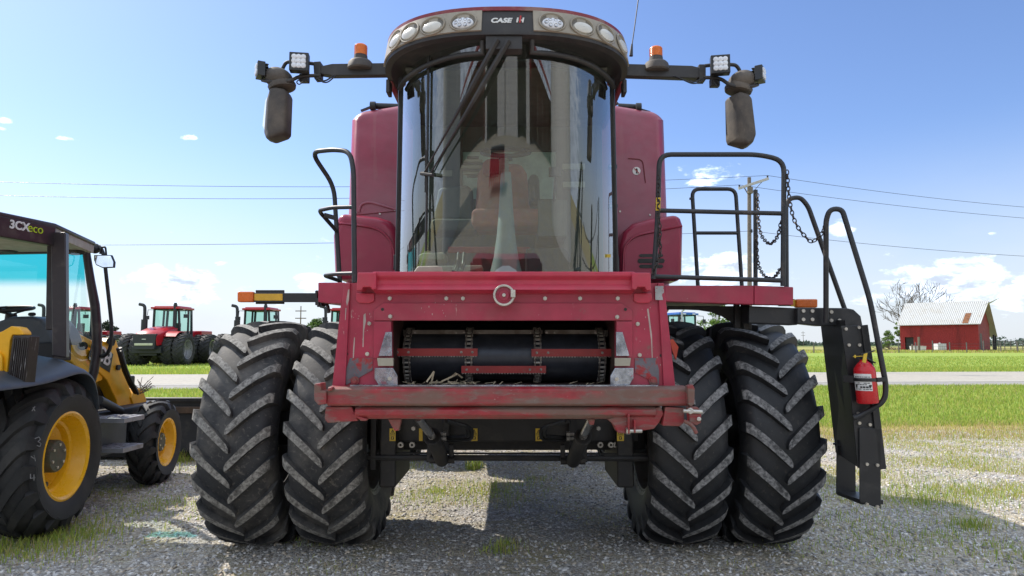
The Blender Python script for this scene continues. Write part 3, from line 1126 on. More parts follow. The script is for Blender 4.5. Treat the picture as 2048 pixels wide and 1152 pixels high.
# left walkway hand rails
mb = MB()
mb.tube(fillet([A(680, 570, 5.7), A(677, 520, 5.7), A(672, 440, 5.7), A(668, 372, 5.7), A(622, 304, 5.5), A(668, 299, 5.3), A(700, 303, 5.2), A(707, 340, 5.15), A(709, 565, 5.15)], .11), RAIL, 10)
mb.tube(fillet([A(674, 463, 5.66), A(637, 421, 5.4), A(665, 415, 5.25), A(707, 414, 5.15)], .05), RAIL * .85, 10)
mb.bar(A(648, 430, 5.45), A(674, 437, 5.5), .02, .035)
mb.tube(fillet([A(680, 562, 5.7), A(648, 551, 5.45), A(672, 548, 5.3), A(709, 547, 5.15)], .05), RAIL * .85, 10)
mb.build('hand_rail', m_tubeblk, comb, 0, 50)


def chain(path_px, Y, name='safety_chain', L=.042):
    pts = [A(p[0], p[1], Y if len(p) < 3 else p[2]) for p in path_px]
    pts = fillet(pts, .25, 8)
    acc = [0]
    for i in range(1, len(pts)):
        acc.append(acc[-1] + (pts[i] - pts[i - 1]).length)
    n = max(2, int(acc[-1] / (L * .74)))
    mb = MB()

    def at(s):
        for i in range(1, len(acc)):
            if s <= acc[i]:
                f = (s - acc[i - 1]) / max(1e-6, acc[i] - acc[i - 1])
                return pts[i - 1].lerp(pts[i], f), (pts[i] - pts[i - 1]).normalized()
        return pts[-1], (pts[-1] - pts[-2]).normalized()
    for i in range(n):
        p, t_ = at(acc[-1] * (i + .5) / n)
        a = V((0, 1, 0))
        b = t_.cross(a).normalized()
        a = b.cross(t_).normalized()
        e = (a * .75 + b * .66) if i % 2 else (b * .75 - a * .66)
        loop = []
        for k in range(10):
            ph = 2 * math.pi * k / 10
            loop.append(p + t_ * (math.cos(ph) * L * .5) + e * (math.sin(ph) * L * .30))
        mb.tube(loop, .0045, 5, closed=True)
    return mb.build(name, m_chainblk, comb, 0, 60)


m_chainblk = mat('chain_dark', (.045, .035, .03), .45, .4, layers=(((.16, .08, .05), 40, .55, .7, .6),), var=.1)
chain([(1574, 341, 5.12), (1578, 400, 5.1), (1590, 450, 5.06), (1622, 486, 5.03), (1640, 474, 5.0), (1652, 448, 4.98)], 5.05)
chain([(1515, 388, 5.85), (1516, 430, 5.8), (1520, 470, 5.7), (1540, 492, 5.5), (1556, 474, 5.3), (1563, 440, 5.2)], 5.5)
chain([(1513, 470, 5.85), (1515, 530, 5.8), (1530, 556, 5.6), (1550, 556, 5.4), (1562, 535, 5.2)], 5.5)
chain([(1318, 335, 5.12), (1317, 380, 5.11), (1316, 425, 5.1)], 5.1)
chain([(1316, 430, 5.1), (1321, 460, 5.1), (1318, 492, 5.1)], 5.1)
chain([(1317, 470, 5.1), (1322, 505, 5.1), (1312, 530, 5.1), (1306, 548, 5.1)], 5.1)

# ---- turn signals on arms ---------------------------------------------------
mb = MB()
mb.pp([(508, 586), (640, 586), (640, 604), (508, 604)], 5.28, .04)
mb.pp([(511, 580), (568, 580), (568, 608), (511, 608)], 5.325, .015)
mb.pp([(630, 581), (634, 580), (634, 610), (630, 610)], 5.25, .10)
mb.pp([(640, 580), (643, 580), (643, 612), (640, 612)], 5.25, .10)
mb.tube([A(637, 596, 5.25), A(637, 614, 5.25)], .012, 8)
mb.tube(fillet([A(645, 608, 5.35), A(655, 609, 5.35), A(658, 626, 5.35)], .03), .014, 8)
arm = mb.build('signal_arm', m_black, comb, .003, 30)
mb = MB()
mb.pp([(474, 583), (506, 583), (506, 604), (474, 604)], 5.26, .06)
mb.build('turn_signal', m_amber2, arm, .012, 30, 3)
mb = MB()
mb.pp([(508.5, 587.5), (565, 587.5), (565, 601), (508.5, 601)], 5.276, .003)
mb.build('reflector', m_yel, arm, 0, 0)
mb = MB()
mb.pp([(1560, 598), (1590, 598), (1590, 612), (1560, 612)], 5.55, .04)
arm2 = mb.build('signal_arm', m_black, comb, .003, 30)
mb = MB()
mb.pp([(1593, 598), (1636, 598), (1636, 615), (1593, 615)], 5.52, .06)
mb.build('turn_signal', m_amber2, arm2, .012, 30, 3)
mb = MB()
mb.pp([(1582, 599), (1592, 599), (1592, 613), (1582, 613)], 5.545, .003)
mb.build('reflector', m_yel, arm2, 0, 0)

# ---- ladder -----------------------------------------------------------------
mb = MB()
mb.pp([(1498, 612), (1596, 616), (1596, 650), (1498, 646)], 5.22, .16)
mb.pp([(1595, 615), (1694, 616), (1708, 619), (1722, 632), (1726, 652), (1640, 652), (1595, 647)], 5.16, .10)
lad = mb.build('ladder', m_black, comb, .008, smooth=0)
mb = MB()
YN, YS = 4.98, 5.50
mb.pp([(1682, 652), (1727, 650), (1744, 770), (1764, 938), (1716, 936), (1702, 790)], YN, .012)
n1 = [A(x, y, YN) for x, y in [(1727, 650), (1744, 770), (1764, 938)]]
for a_, b_ in ((n1[0], n1[1]), (n1[1], n1[2])):
    mb.bar(a_ + V((0, -.012, 0)), b_ + V((0, -.012, 0)), .05, .008, up=(0, 1, 0))
mb.build('stringer', m_black, lad, .003, smooth=0)
mb = MB()
mb.prism([A(1640, 640, YS), A(1690, 640, YN + .014), A(1716, 935, YN + .014), A(1671, 905, YS)], (.012, 0, 0))
mb.build('back_panel', m_black, lad, .002, smooth=0)
mb = MB()
mb.pp([(1719, 855), (1762, 858), (1762, 1018), (1720, 1004)], YN - .016, .012)
mb.pp([(1674, 880), (1711, 890), (1712, 1000), (1673, 988)], YS - .1, .012)
q0, q1 = A(1674, 988, YS - .1), A(1722, 1006, YN)
mb.prism([A(1674, 983, YS - .1), A(1674, 990, YS - .1), A(1722, 1009, YN), A(1722, 1000, YN)], (.16, 0, 0))
mb.build('drop_step', m_black, lad, .003, smooth=0)
mb = MB()
for k in range(4):
    z_ = .95 + .27 * k
    mb.bb(2.535, 2.60, YN + .02, YS - .02, z_ - .015, z_)
mb.split('step', m_frame, lad, .003, smooth=0)
mb = MB()
for (x, y) in [(1606, 622), (1624, 622), (1606, 639), (1624, 639), (1662, 624), (1662, 641), (1678, 641)]:
    p = A(x, y, 5.158)
    mb.cyl(p, p + V((0, -.012, 0)), .014, 8)
for (x, y) in [(1691, 658), (1717, 655), (1697, 690), (1718, 690), (1716, 827), (1711, 832), (1718, 846), (1739, 849), (1733, 928), (1754, 930), (1733, 1008), (1754, 1013)]:
    p = A(x, y, YN - (.018 if y > 900 else .002))
    mb.cyl(p, p + V((0, -.012, 0)), .012, 8)
mb.split('bolt', m_zinc, lad, 0, 30)
mb = MB()
mb.tube(fillet([A(1652, 645, 5.1), A(1652, 440, 4.98), A(1660, 418, 4.96), A(1684, 418, 4.94), A(1740, 600, 4.9), A(1772, 770, 4.88), A(1770, 802, 4.88), A(1720, 832, 4.95), A(1708, 836, 4.96)], .09), RAIL, 10)
mb.build('hand_rail', m_tubeblk, lad, 0, 50)
# ---- cab --------------------------------------------------------------------
GA0, GA1, GB, GPH = .935, .86, .66, R(61)
GZ0, GZ1 = 1.98, 4.0
LEAN = .19


def gy(z):
    return 5.82 - LEAN * (z - 2.0)


def glass_half(z):
    return GA0 + (GA1 - GA0) * (z - GZ0) / (GZ1 - GZ0)


def glass_y(x, z):
    a = glass_half(z)
    k = min(1, abs(x - CX) / a) * math.sin(GPH)
    return gy(z) - GB * (math.sqrt(1 - k * k) - math.cos(GPH)) / (1 - math.cos(GPH))


def G(px, py, off=.03):
    Y = 5.2
    for _ in range(12):
        p = A(px, py, Y)
        Y = glass_y(p.x, p.z) - off
    return A(px, py, Y)


mb = MB()
rows = []
for i in range(13):
    z = GZ0 + (GZ1 - GZ0) * i / 12
    a = glass_half(z)
    ring = []
    for j in range(57):
        x = CX + a * math.sin(-GPH + 2 * GPH * j / 56) / math.sin(GPH)
        y = glass_y(x, z)
        ring.append(V((x, y, z)))
    rows.append(ring)
mb.loft(rows, False)
wind = mb.build('windscreen', m_wind, comb, 0, 180, fixn=False)
me = wind.data
# make the outer face the front face
nrm = me.polygons[len(me.polygons) // 2].normal
if nrm.y > 0:
    me.flip_normals()
mb = MB()
for s in (-1, 1):
    a0, a1 = glass_half(GZ0), glass_half(GZ1)
    mb.tube([V((CX + s * (a0 + .008), gy(GZ0) + .01, GZ0)), V((CX + s * (a1 + .008), gy(GZ1) + .01, GZ1))], .020, 8)
frame = mb.split('door_post', m_black, comb, 0, 40)
mb = MB()
for s in (-1, 1):
    q = [V((CX + s * glass_half(GZ0), gy(GZ0) + .05, GZ0)), V((CX + s * glass_half(GZ0), 6.6, GZ0)), V((CX + s * glass_half(GZ1), 6.6, GZ1)), V((CX + s * glass_half(GZ1), gy(GZ1) + .05, GZ1))]
    mb.add(q if s > 0 else list(reversed(q)), [(0, 1, 2, 3)])
mb.split('side_window', m_clear, comb, 0, 0, fixn=False)
mb = MB()
for (x, y) in ((1225, 334), (1226, 413)):
    p = A(x, y, 5.80)
    mb.cut()
    mb.box(p, (.075, .05, .034))
    mb.cyl(p + V((-.02, -.028, 0)), p + V((-.02, -.036, 0)), .012, 8, m=1)
mb.cut()
mb.tube(fillet([A(1221, 405, 5.7), A(1220, 394, 5.68), A(1229, 392, 5.7), A(1231, 402, 5.75)], .03), .012, 6)
for (x, y) in ((1231, 528), (794, 525)):
    p = A(x, y, 5.92)
    mb.cut()
    mb.box(p, (.055, .06, .13))
for (x, y) in ((1213, 172), (813, 172)):
    p = A(x, y, 5.52)
    mb.cut()
    mb.box(p, (.05, .06, .20))
mb.split('door_hinge', [m_black, m_zinc], frame, .006, 30)
mb = MB()
mb.pp([(1208, 508.5), (1221.5, 508.5), (1221.5, 515), (1208, 515)], 5.56, .003)
mb.build('warning_label', m_label, frame, 0, 0)

# ---- cab shell and interior
mb = MB()
mb.prism([V((CX - .92, y, z)) for y, z in [(5.2, 1.95), (5.2, 1.99), (6.68, 1.99), (6.68, 1.75), (5.6, 1.75)]], (1.84, 0, 0))
mb.bb(CX - .80, CX + .80, 5.25, 6.66, 3.89, 3.915)
# rear wall with window opening
wy = 6.66
wl, wr = A(925, 340, wy).x, A(1112, 340, wy).x
wb, wt = A(1000, 398, wy).z, A(1000, 303, wy).z
mb.bb(CX - .92, wl, wy, wy + .05, 1.99, 3.91)
mb.bb(wr, CX + .92, wy, wy + .05, 1.99, 3.91)
mb.bb(wl, wr, wy, wy + .05, 1.99, wb)
mb.bb(wl, wr, wy, wy + .05, wt, 3.91)
shell = mb.build('cab_shell', m_int, comb, .004, smooth=0)
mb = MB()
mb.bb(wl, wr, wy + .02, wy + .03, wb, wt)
mb.build('rear_window', mat('pane_daylight', (.50, .60, .54), .3, layers=(((.3, .33, .28), 6, .45, .7, .6),), var=.1), shell, 0, 0)  # opaque pane, its pale green paints the daylight seen through it
mb = MB()
for s in (-1, 1):
    mb.bb(CX + s * .90 - .03, CX + s * .90 + .03, 6.56, 6.655, 1.99, 3.88)
mb.split('rear_pillar', m_intd, shell, .01, smooth=0)

seat = None
mb = MB()
mb.bb(A(945, 440, 5.95).x, A(1090, 440, 5.95).x, 5.75, 6.28, A(1000, 452, 5.75).z, A(1000, 415, 5.75).z)
seat = mb.build('driver_seat', m_seat, comb, .05, 40, 4)
mb = MB()
mb.pp([(950, 425), (955, 345), (968, 325), (1042, 325), (1054, 345), (1062, 425)], 6.22, .14)
mb.build('backrest', m_seat, seat, .05, 40, 4)
mb = MB()
mb.pp([(966, 350), (964, 325), (975, 316), (1005, 316), (1012, 326), (1006, 345), (990, 352)], 6.10, .09)
mb.build('headrest', m_seatdk, seat, .03, 40, 4)
mb = MB()
mb.pp([(1058, 410), (1056, 360), (1062, 348), (1074, 348), (1079, 360), (1080, 410)], 6.10, .08)
mb.build('armrest', m_intd, seat, .02, 40, 3)
mb = MB()
mb.pp([(866, 440), (876, 375), (935, 368), (945, 380), (948, 440)], 6.3, .12)
mb.pp([(858, 462), (862, 436), (955, 436), (955, 462)], 5.95, .4)
bud = mb.build('passenger_seat', m_int, comb, .04, 40, 4)
# flat cap hung on the passenger seat
mb = MB()
c_ = A(946, 334, 6.28)
for i in range(7):
    z_ = (i - 3) * .03
    hw = .11 * math.sqrt(max(.05, 1 - (i - 3) ** 2 / 12))
    mb.bb(c_.x - hw, c_.x + hw, 6.27, 6.29, c_.z + z_ - .010, c_.z + z_ + .010, i % 2)
mb.ell(c_ + V((0, .03, 0)), .105, .03, .10, m=1)
mb.build('plaid_cushion', [m_intd, m_beige], bud, 0, 40)
mb = MB()
mb.bb(A(1075, 470, 5.9).x, A(1130, 470, 5.9).x, 5.7, 6.5, A(1100, 480, 5.9).z, A(1100, 410, 5.9).z)
mb.tube([A(1066, 400, 5.85), A(1064, 372, 5.85)], .02, 8, m=1)
mb.bb(A(1098, 380, 5.6).x, A(1122, 380, 5.6).x, 5.6, 5.64, A(1100, 352, 5.6).z, A(1100, 334, 5.6).z, 1)
mb.tube([A(1112, 350, 5.63), A(1105, 430, 5.75)], .012, 8, m=1)
mb.build('arm_console', [m_int, m_intd], comb, .012, 30)
# steering column and wheel
mb = MB()
prs = [(988, 548, 5.18, .125), (994, 515, 5.20, .095), (998, 470, 5.24, .072), (1001, 420, 5.30, .056), (1003, 365, 5.38, .046), (1004, 345, 5.42, .040)]
rings = []
for (px, py, Y, w_) in prs:
    c_ = A(1012, py, Y)
    rings.append([c_ + V((math.cos(a) * w_, math.sin(a) * w_ * .8, 0)) for a in [2 * math.pi * k / 14 for k in range(14)]])
mb.loft(rings, True, True, True)
for i in range(5):
    c_ = A(1008, 345 - 6 * i, 5.42 + .02 * i)
    mb.lathe([(.030, -.010), (.042, 0), (.030, .010)], c_, (0, .3, 1), 14, cap=True)
colm = mb.build('steering_column', m_column, comb, 0, 60)
mb = MB()
wc = A(1011, 304, 5.55)
n_ = V((0, -.42, .9)).normalized()
e1 = V((1, 0, 0))
e2 = n_.cross(e1)
mb.tube([wc + (e1 * math.cos(a) + e2 * math.sin(a)) * .20 for a in [2 * math.pi * k / 32 for k in range(32)]], .017, 8, closed=True)
for a in (R(20), R(160), R(270)):
    mb.bar(wc + (e1 * math.cos(a) + e2 * math.sin(a)) * .2, wc - n_ * .04, .03, .012, up=n_)
mb.lathe([(.001, .0), (.05, 0), (.06, -.05)], wc - n_ * .02, n_, 16)
mb.tube([wc - n_ * .05, A(1006, 318, 5.52)], .03, 10)
mb.build('steering_wheel', m_inkb, colm, 0, 40)
mb = MB()
mb.pp([(1052, 548), (1052, 497), (1128, 496), (1140, 508), (1140, 548)], 5.35, .22)
mb.build('fuse_box', m_intd, comb, .012, 30)
mb = MB()
mb.pp([(834, 520), (836, 509), (846, 505), (890, 504), (890, 520)], 5.42, .25)
mb.pp([(826, 545), (835, 532), (965, 530), (965, 537), (930, 545)], 5.25, .25)
mb.split('foot_rest', m_beige, comb, .02, 40, 3)
mb = MB()
mb.bar(A(896, 500, 5.5), A(1060, 500, 5.5), .03, .05)
mb.build('floor_bar', m_seatdk, comb, .008, 30)
mb = MB()
for px in (914, 925):
    mb.cut()
    mb.tube([A(px + 3, 505, 5.35), A(px + 1, 528, 5.28), A(px - 4, 540, 5.22)], .012, 6)
    mb.bar(A(px + 1, 526, 5.29), A(px - 5, 543, 5.2), .045, .012)
mb.split('foot_pedal', m_intd, comb, .004, 30)
mb = MB()
for (x, y) in ((1140, 333), (1140, 369)):
    mb.pp([(x - 15, y - 6), (x + 30, y - 6), (x + 30, y + 6), (x - 15, y + 6)], 6.5, .05)
mb.pp([(872, 340), (905, 340), (905, 352), (872, 352)], 6.55, .03)
mb.split('document_box', m_beige, comb, .005, 30)
# roof lining front arch, seen through the glass
mb = MB()
pts = []
for k in range(25):
    x = CX + .80 * (k - 12) / 12
    pts.append(V((x, glass_y(x, 3.84) + .11, 3.835)))
mb.tube(pts, .011, 8)
mb.build('roof_lining', m_intd, comb, 0, 60)

# ---- roof ----
RA, RB, RYC = .985, .77, 5.45


def roof_pt(ph, off=0.):
    s, c = math.sin(ph), math.cos(ph)
    return V((CX + (RA - off) * math.copysign(abs(s) ** .82, s), RYC - (RB - off) * abs(c) ** .92, 0))


def zdrop(ph):
    return .012 * max(0, (abs(ph) - R(38)) / R(52)) ** 1.6


def roof_outline(off, z, n=48, back=6.75, k=1.):
    pts = [V((CX - (RA - off), back, z - k * zdrop(math.pi / 2)))]
    for j in range(n + 1):
        a_ = -math.pi / 2 + math.pi * j / n
        p = roof_pt(a_, off)
        pts.append(V((p.x, p.y, z - k * zdrop(a_))))
    pts.append(V((CX + (RA - off), back, z - k * zdrop(math.pi / 2))))
    return pts


BZ0, BZ1 = 3.92, 4.115
mb = MB()
mb.loft([roof_outline(.14, BZ0 + .004, k=0.), roof_outline(.075, BZ0 - .002, k=.9), roof_outline(.05, BZ0 - .012), roof_outline(.004, BZ0), roof_outline(0, BZ0 + .03), roof_outline(.03, BZ1)], True, True, True)
roof = mb.build('cab_roof', m_plast, comb, 0, 30)
mb = MB()
mb.loft([roof_outline(.018, BZ1 - .01), roof_outline(.018, BZ1 + .018), roof_outline(.05, BZ1 + .035), roof_outline(.22, BZ1 + .07), roof_outline(.5, BZ1 + .10)], True, True, True)
mb.build('roof_skin', m_roofred, roof, 0, 40)
# red flanks behind the lamp panels
mb = MB()
for s in (-1, 1):
    mb.prism([V((CX + s * (RA + .004), y, z)) for y, z in [(5.50, BZ0 - .035), (6.74, BZ0 - .035), (6.74, BZ1 - .04), (5.50, BZ1 - .04)]], (-s * .05, 0, 0))
mb.split('roof_flank', m_roofred, roof, .012, 30)


def band_pt(ph, f, out):
    """point on the sloping fascia: f 0 bottom .. 1 top, out = metres proud"""
    off = .03 * f - out
    p = roof_pt(ph, off)
    return V((p.x, p.y, BZ0 + .005 + (BZ1 - BZ0 - .005) * f - zdrop(ph)))


def phi_for(px, f=.5):
    lo, hi = -math.pi / 2, math.pi / 2
    for _ in range(40):
        mid = (lo + hi) / 2
        if proj(band_pt(mid, f, 0))[0] < px:
            lo = mid
        else:
            hi = mid
    return (lo + hi) / 2


for s in (-1, 1):
    pa = phi_for(964 if s < 0 else 1066)
    pb = -R(80) if s < 0 else R(80)
    mb = MB()
    n = 22
    rings = []
    for k in range(n + 1):
        ph = pa + (pb - pa) * k / n
        rings.append([band_pt(ph, .10, .001), band_pt(ph, .12, .014), band_pt(ph, .95, .014), band_pt(ph, .98, .001)])
    mb.loft(rings, False)
    e0, e1_ = rings[0], rings[-1]
    mb.add(e0, [(0, 1, 2, 3)])
    mb.add(e1_, [(3, 2, 1, 0)])
    pan = mb.build('lamp_panel', m_taupe, comb, 0, 40)
    lamps = [(928, 44), (868, 54), (823, 71), (795, 96)] if s < 0 else [(1103, 44), (1162, 55), (1208, 73), (1240, 97)]
    for k, (px, py) in enumerate(lamps):
        ph = phi_for(px)
        c_ = band_pt(ph, .50, .016)
        tx = (band_pt(ph + .02, .5, .016) - band_pt(ph - .02, .5, .016)).normalized()
        up = (band_pt(ph, .9, .016) - band_pt(ph, .1, .016)).normalized()
        nn = tx.cross(up).normalized()
        if nn.y > 0 and k < 3:
            nn = -nn
        if k == 3 and nn.x * s < 0:
            nn = -nn
        rx, ry = (.098, .072) if k < 2 else (.092, .076)

        def ring(sx, sy, d, n_=24, du=0.):
            return [c_ + tx * math.cos(2 * math.pi * j / n_) * sx + up * (math.sin(2 * math.pi * j / n_) * sy + du) + nn * d for j in range(n_)]
        mb = MB()
        mb.loft([ring(rx * 1.05, ry * 1.05, 0), ring(rx * 1.02, ry * 1.02, .008), ring(rx * .95, ry * .95, .008), ring(rx * .88, ry * .86, -.004)], True)
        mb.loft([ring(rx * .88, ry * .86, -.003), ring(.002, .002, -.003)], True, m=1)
        mb.loft([ring(rx * .80, ry * .60, -.002, du=-.014), ring(rx * .76, ry * .56, .012, du=-.014), ring(rx * .45, ry * .33, .020, du=-.014), ring(.002, .002, .022, du=-.014)], True, m=2)
        if k == 0:
            for (ax_, ay_) in ((-.5, 0), (.5, 0), (-.2, .3), (.2, .3), (-.2, -.3), (.2, -.3)):
                q = c_ + tx * rx * ax_ + up * (ry * ay_ - .014) + nn * .017
                mb.lathe([(.015, 0), (.014, .006), (.009, .003), (.001, .001)], q, nn, 12, m=3)
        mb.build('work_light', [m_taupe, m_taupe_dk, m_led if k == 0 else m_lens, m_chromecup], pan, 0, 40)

# emblem lettering on the fascia
c0 = band_pt(0, .52, .004)
up0 = (band_pt(0, .9, 0) - band_pt(0, .1, 0)).normalized()
xl0 = A(981, 44, c0.y).x
text_part('lettering', 'CASE', m_white, roof, V((xl0, c0.y - .002, A(1000, 45.2, c0.y).z)), (1, 0, 0), up0, .050, .002, .22, .0022, xs=1.26)
mb = MB()
for k, (px, top, bot) in enumerate(((1033, 35, 44.5), (1038.6, 31, 45), (1044.2, 35, 44.5))):
    mb.pp([(px + 1.2, top), (px + 4.4, top), (px + 2.6, bot), (px - .6, bot)], c0.y - .005, .008, 1 if k == 1 else 0)
mb.pp([(1033, 39), (1037, 39), (1037, 41), (1033, 41)], c0.y - .004, .006)
mb.pp([(1041, 39), (1045, 39), (1045, 41), (1041, 41)], c0.y - .004, .006)
mb.build('emblem', [m_white, mat('emblem_red', (.55, .03, .03), .4)], roof, 0, 0)

# curved rail under the roof, stays
for pl in ([(965, 82), (965, 107), (930, 109), (890, 117), (850, 132), (825, 147), (808, 161), (800, 178)], [(1064, 80), (1064, 105), (1100, 107), (1140, 114), (1180, 128), (1205, 145), (1220, 160), (1228, 176)]):
    mb = MB()
    pts = [G(x, y, .07) for x, y in pl]
    pts = [pts[0]] + fillet(pts[1:], .2, 5)
    mb.tube(pts, .020, 8)
    mb.build('visor_rail', m_plast, comb, 0, 60)
# wiper: two parallel arms and a long upright blade
mb = MB()
mb.bb(A(972, 80, 4.75).x, A(1044, 80, 4.75).x, 4.70, 4.80, 3.82, 3.915)
p0_, q0_ = A(996, 78, 4.68), G(848, 346, .07)
p1_, q1_ = A(1018, 80, 4.68), G(858, 352, .07)
for p, q in ((p0_, q0_), (p1_, q1_)):
    mid = G((proj(p)[0] * .45 + proj(q)[0] * .55), (proj(p)[1] * .45 + proj(q)[1] * .55), .10)
    fp = fillet([p, mid, q], .6, 8)
    k_ = len(fp)
    mb.tube(fp, [.022 - .015 * (i / (k_ - 1)) for i in range(k_)], 6)
mb.tube([G(842, 347, .07), G(866, 350, .07)], .016, 6)
wip = mb.build('wiper', m_plast, comb, .003, 40)
mb = MB()
mb.tube([G(857 - 5 * k / 10, 112 + 39 * k, .025) for k in range(11)], .011, 6)
mb.bar(G(853, 300, .045), G(852, 385, .045), .02, .025, up=(0, 1, 0))
mb.build('wiper_blade', m_black, wip, 0, 40)

# ---- mirror arms, lamps, beacons
SQ = [(-1, -1), (1, -1), (1, 1), (-1, 1)]


def cube_lamp(c, w, parent, rz, nled=3):
    """square LED work lamp: ribbed body, frame, lens"""
    rot = Matrix.Rotation(rz, 3, 'Z')
    mb = MB()
    mb.box(c, (w, w * .5, w), rot)
    for k in range(5):
        mb.box(V(c) + rot @ V((0, w * .36, (k - 2) * w * .19)), (w * .86, w * .22, w * .07), rot)
    ob = mb.build('work_lamp', m_black, parent, w * .09, 30, 4)
    mb = MB()
    f = V(c) + rot @ V((0, -w * .252, 0))
    cells = nled
    s_ = w * .72 / cells
    for i in range(cells):
        for j in range(cells):
            q = f + rot @ V(((i - (cells - 1) / 2) * s_, 0, (j - (cells - 1) / 2) * s_))
            ax_ = rot @ V((0, -1, 0))
            mb.lathe([(s_ * .58, 0), (s_ * .55, .008), (s_ * .3, .012), (.001, .013)], q, ax_, 12)
    mb.box(f + rot @ V((0, .001, 0)), (w * .70, .004, w * .70), rot)
    l = mb.build('lamp_lens', m_led, parent, 0, 40)
    return ob


for s in (-1, 1):
    Ym = 5.40
    mb = MB()
    if s < 0:
        mb.pp([(800, 125), (800, 149), (664, 151), (640, 147), (640, 132), (664, 127)], Ym, .07)
        mb.pp([(626, 123), (641, 122), (641, 156), (628, 157)], Ym - .01, .09)
        mb.tube(fillet([A(630, 128, Ym), A(600, 124, Ym), A(572, 124, Ym + .02), A(566, 136, Ym + .03), A(560, 146, Ym + .04)], .06), .016, 8)
        mb.tube(fillet([A(640, 151, Ym), A(600, 152, Ym - .04), A(578, 163, Ym - .1), A(535, 163, Ym - .1), A(524, 160, Ym - .06)], .05), .016, 8)
        mb.bb(A(600, 152, Ym).x, A(618, 152, Ym).x, Ym - .03, Ym + .03, A(600, 165, Ym).z, A(600, 150, Ym).z)
    else:
        mb.pp([(1246, 127), (1246, 151), (1392, 156), (1412, 152), (1412, 138), (1384, 131)], Ym, .07)
        mb.pp([(1398, 128), (1412, 128), (1412, 160), (1399, 160)], Ym - .01, .09)
        mb.tube(fillet([A(1408, 132, Ym), A(1440, 128, Ym), A(1472, 130, Ym + .02), A(1479, 140, Ym + .03), A(1482, 150, Ym + .04)], .06), .016, 8)
        mb.tube(fillet([A(1408, 155, Ym), A(1440, 156, Ym - .04), A(1462, 172, Ym - .1), A(1505, 173, Ym - .1), A(1516, 169, Ym - .06)], .05), .016, 8)
        mb.bb(A(1420, 160, Ym).x, A(1438, 160, Ym).x, Ym - .03, Ym + .03, A(1430, 174, Ym).z, A(1430, 158, Ym).z)
    # gusset onto the cab
    mb.box((CX + s * .955, 5.40, 3.80), (.03, .12, .11))
    marm = mb.build('mirror_arm', m_plast, comb, .006, 35)
    mb = MB()
    xs = [(668, 151), (648, 164), (630, 157)] if s < 0 else [(1346, 152), (1385, 166), (1408, 156)]
    mb.tube(fillet([A(x, y, Ym - .02) for x, y in xs], .2, 7), .007, 6)
    mb.tube(fillet([A(x + 4, y + (4 if i_ == 1 else 0), Ym - .03) for i_, (x, y) in enumerate(xs)], .2, 7), .006, 6)
    xs2 = [(600, 158), (592, 164), (598, 170), (608, 162)] if s < 0 else [(1425, 160), (1436, 176), (1440, 168), (1432, 160)]
    mb.tube(fillet([A(x, y, Ym - .05) for x, y in xs2], .04, 5), .005, 6)
    mb.build('cable', m_black, marm, 0, 50)
    # beacon
    bx = 721 if s < 0 else 1312.5
    dy = 0 if s < 0 else 3
    bc = A(bx, 139 + dy, Ym + .035)
    mb = MB()
    mb.lathe([(.10, -.012), (.108, .0), (.10, .05), (.085, .068), (.058, .075), (.054, .115)], bc, (0, 0, 1), 24, cap=True)
    be = mb.build('beacon', m_mirror_pl, marm, 0, 40)
    mb = MB()
    zt_ = A(bx, 90 + dy * 1.6, Ym + .035).z
    prof_ = [(.052, bc.z + .118)]
    nr = 8
    for i in range(nr):
        zz_ = bc.z + .118 + (zt_ - .01 - bc.z - .118) * (i + .5) / nr
        prof_ += [(.0535, zz_ - .004), (.0515, zz_ + .004)]
    prof_ += [(.050, zt_ - .008), (.040, zt_), (.001, zt_ + .002)]
    mb.lathe([(r_, z_ - bc.z) for r_, z_ in prof_], bc, (0, 0, 1), 24)
    mb.build('beacon_lens', m_amber, marm, 0, 40)
    # mirror
    mb = MB()
    if s < 0:
        hc, rx, rz_ = A(558, 158, Ym - .02), .118, .088
        body = [(538, 176), (552, 173), (570, 177), (574, 186), (571, 262), (566, 268), (540, 277), (526, 272), (519, 258), (526, 195)]
    else:
        hc, rx, rz_ = A(1483, 164, Ym - .02), .112, .088
        body = [(1461, 188), (1480, 182), (1498, 187), (1505, 196), (1514, 268), (1508, 284), (1497, 289), (1466, 280), (1463, 272)]
    mb.ell(hc, rx, .12, rz_, Matrix.Rotation(R(-18 * s), 3, 'Y'), 20, 12)
    mb.lathe([(.10, 0), (.112, -.03), (.105, -.055), (.06, -.065)], hc + V((.02 * -s, 0, -.03)), (.2 * -s * -1, 0, 1), 20, cap=True)
    mb.cyl(hc, A(553 if s < 0 else 1482, 180, Ym), .03, 10)
    mh = mb.build('mirror_head', m_mirror_pl, marm, 0, 40)
    mb = MB()
    bp_ = [A(x, y, Ym - .10) for x, y in body]
    rb_ = []
    for i_ in range(len(bp_)):
        rb_ += fillet([bp_[i_ - 1].lerp(bp_[i_], .5), bp_[i_], bp_[i_].lerp(bp_[(i_ + 1) % len(bp_)], .5)], .05, 3)[1:-1]
    cb_ = sum(rb_, V()) / len(rb_)
    rings = []
    ridge = cb_.x - (.035 if s < 0 else .03)
    for sc_, dy_ in ((.50, -.014), (.72, -.012), (.90, -.004), (.97, .014), (1.0, .05), (1.0, .14), (.96, .15)):
        ring = []
        for q in rb_:
            x_ = cb_.x + (q.x - cb_.x) * sc_
            fold = max(0, ridge - x_) * 1.15 * max(0, 1 - dy_ / .14) if dy_ < .14 else 0
            ring.append(V((x_, cb_.y + min(dy_ + fold, .13) if dy_ < .14 else cb_.y + dy_, cb_.z + (q.z - cb_.z) * (1 - (1 - sc_) * .35))))
        rings.append(ring)
    mb.loft(rings, True, True, True)
    mb.build('mirror_housing', m_mirror_pl, marm, 0, 50)
    mb = MB()
    cpl = [A(x, y, Ym + .048) for x, y in body]
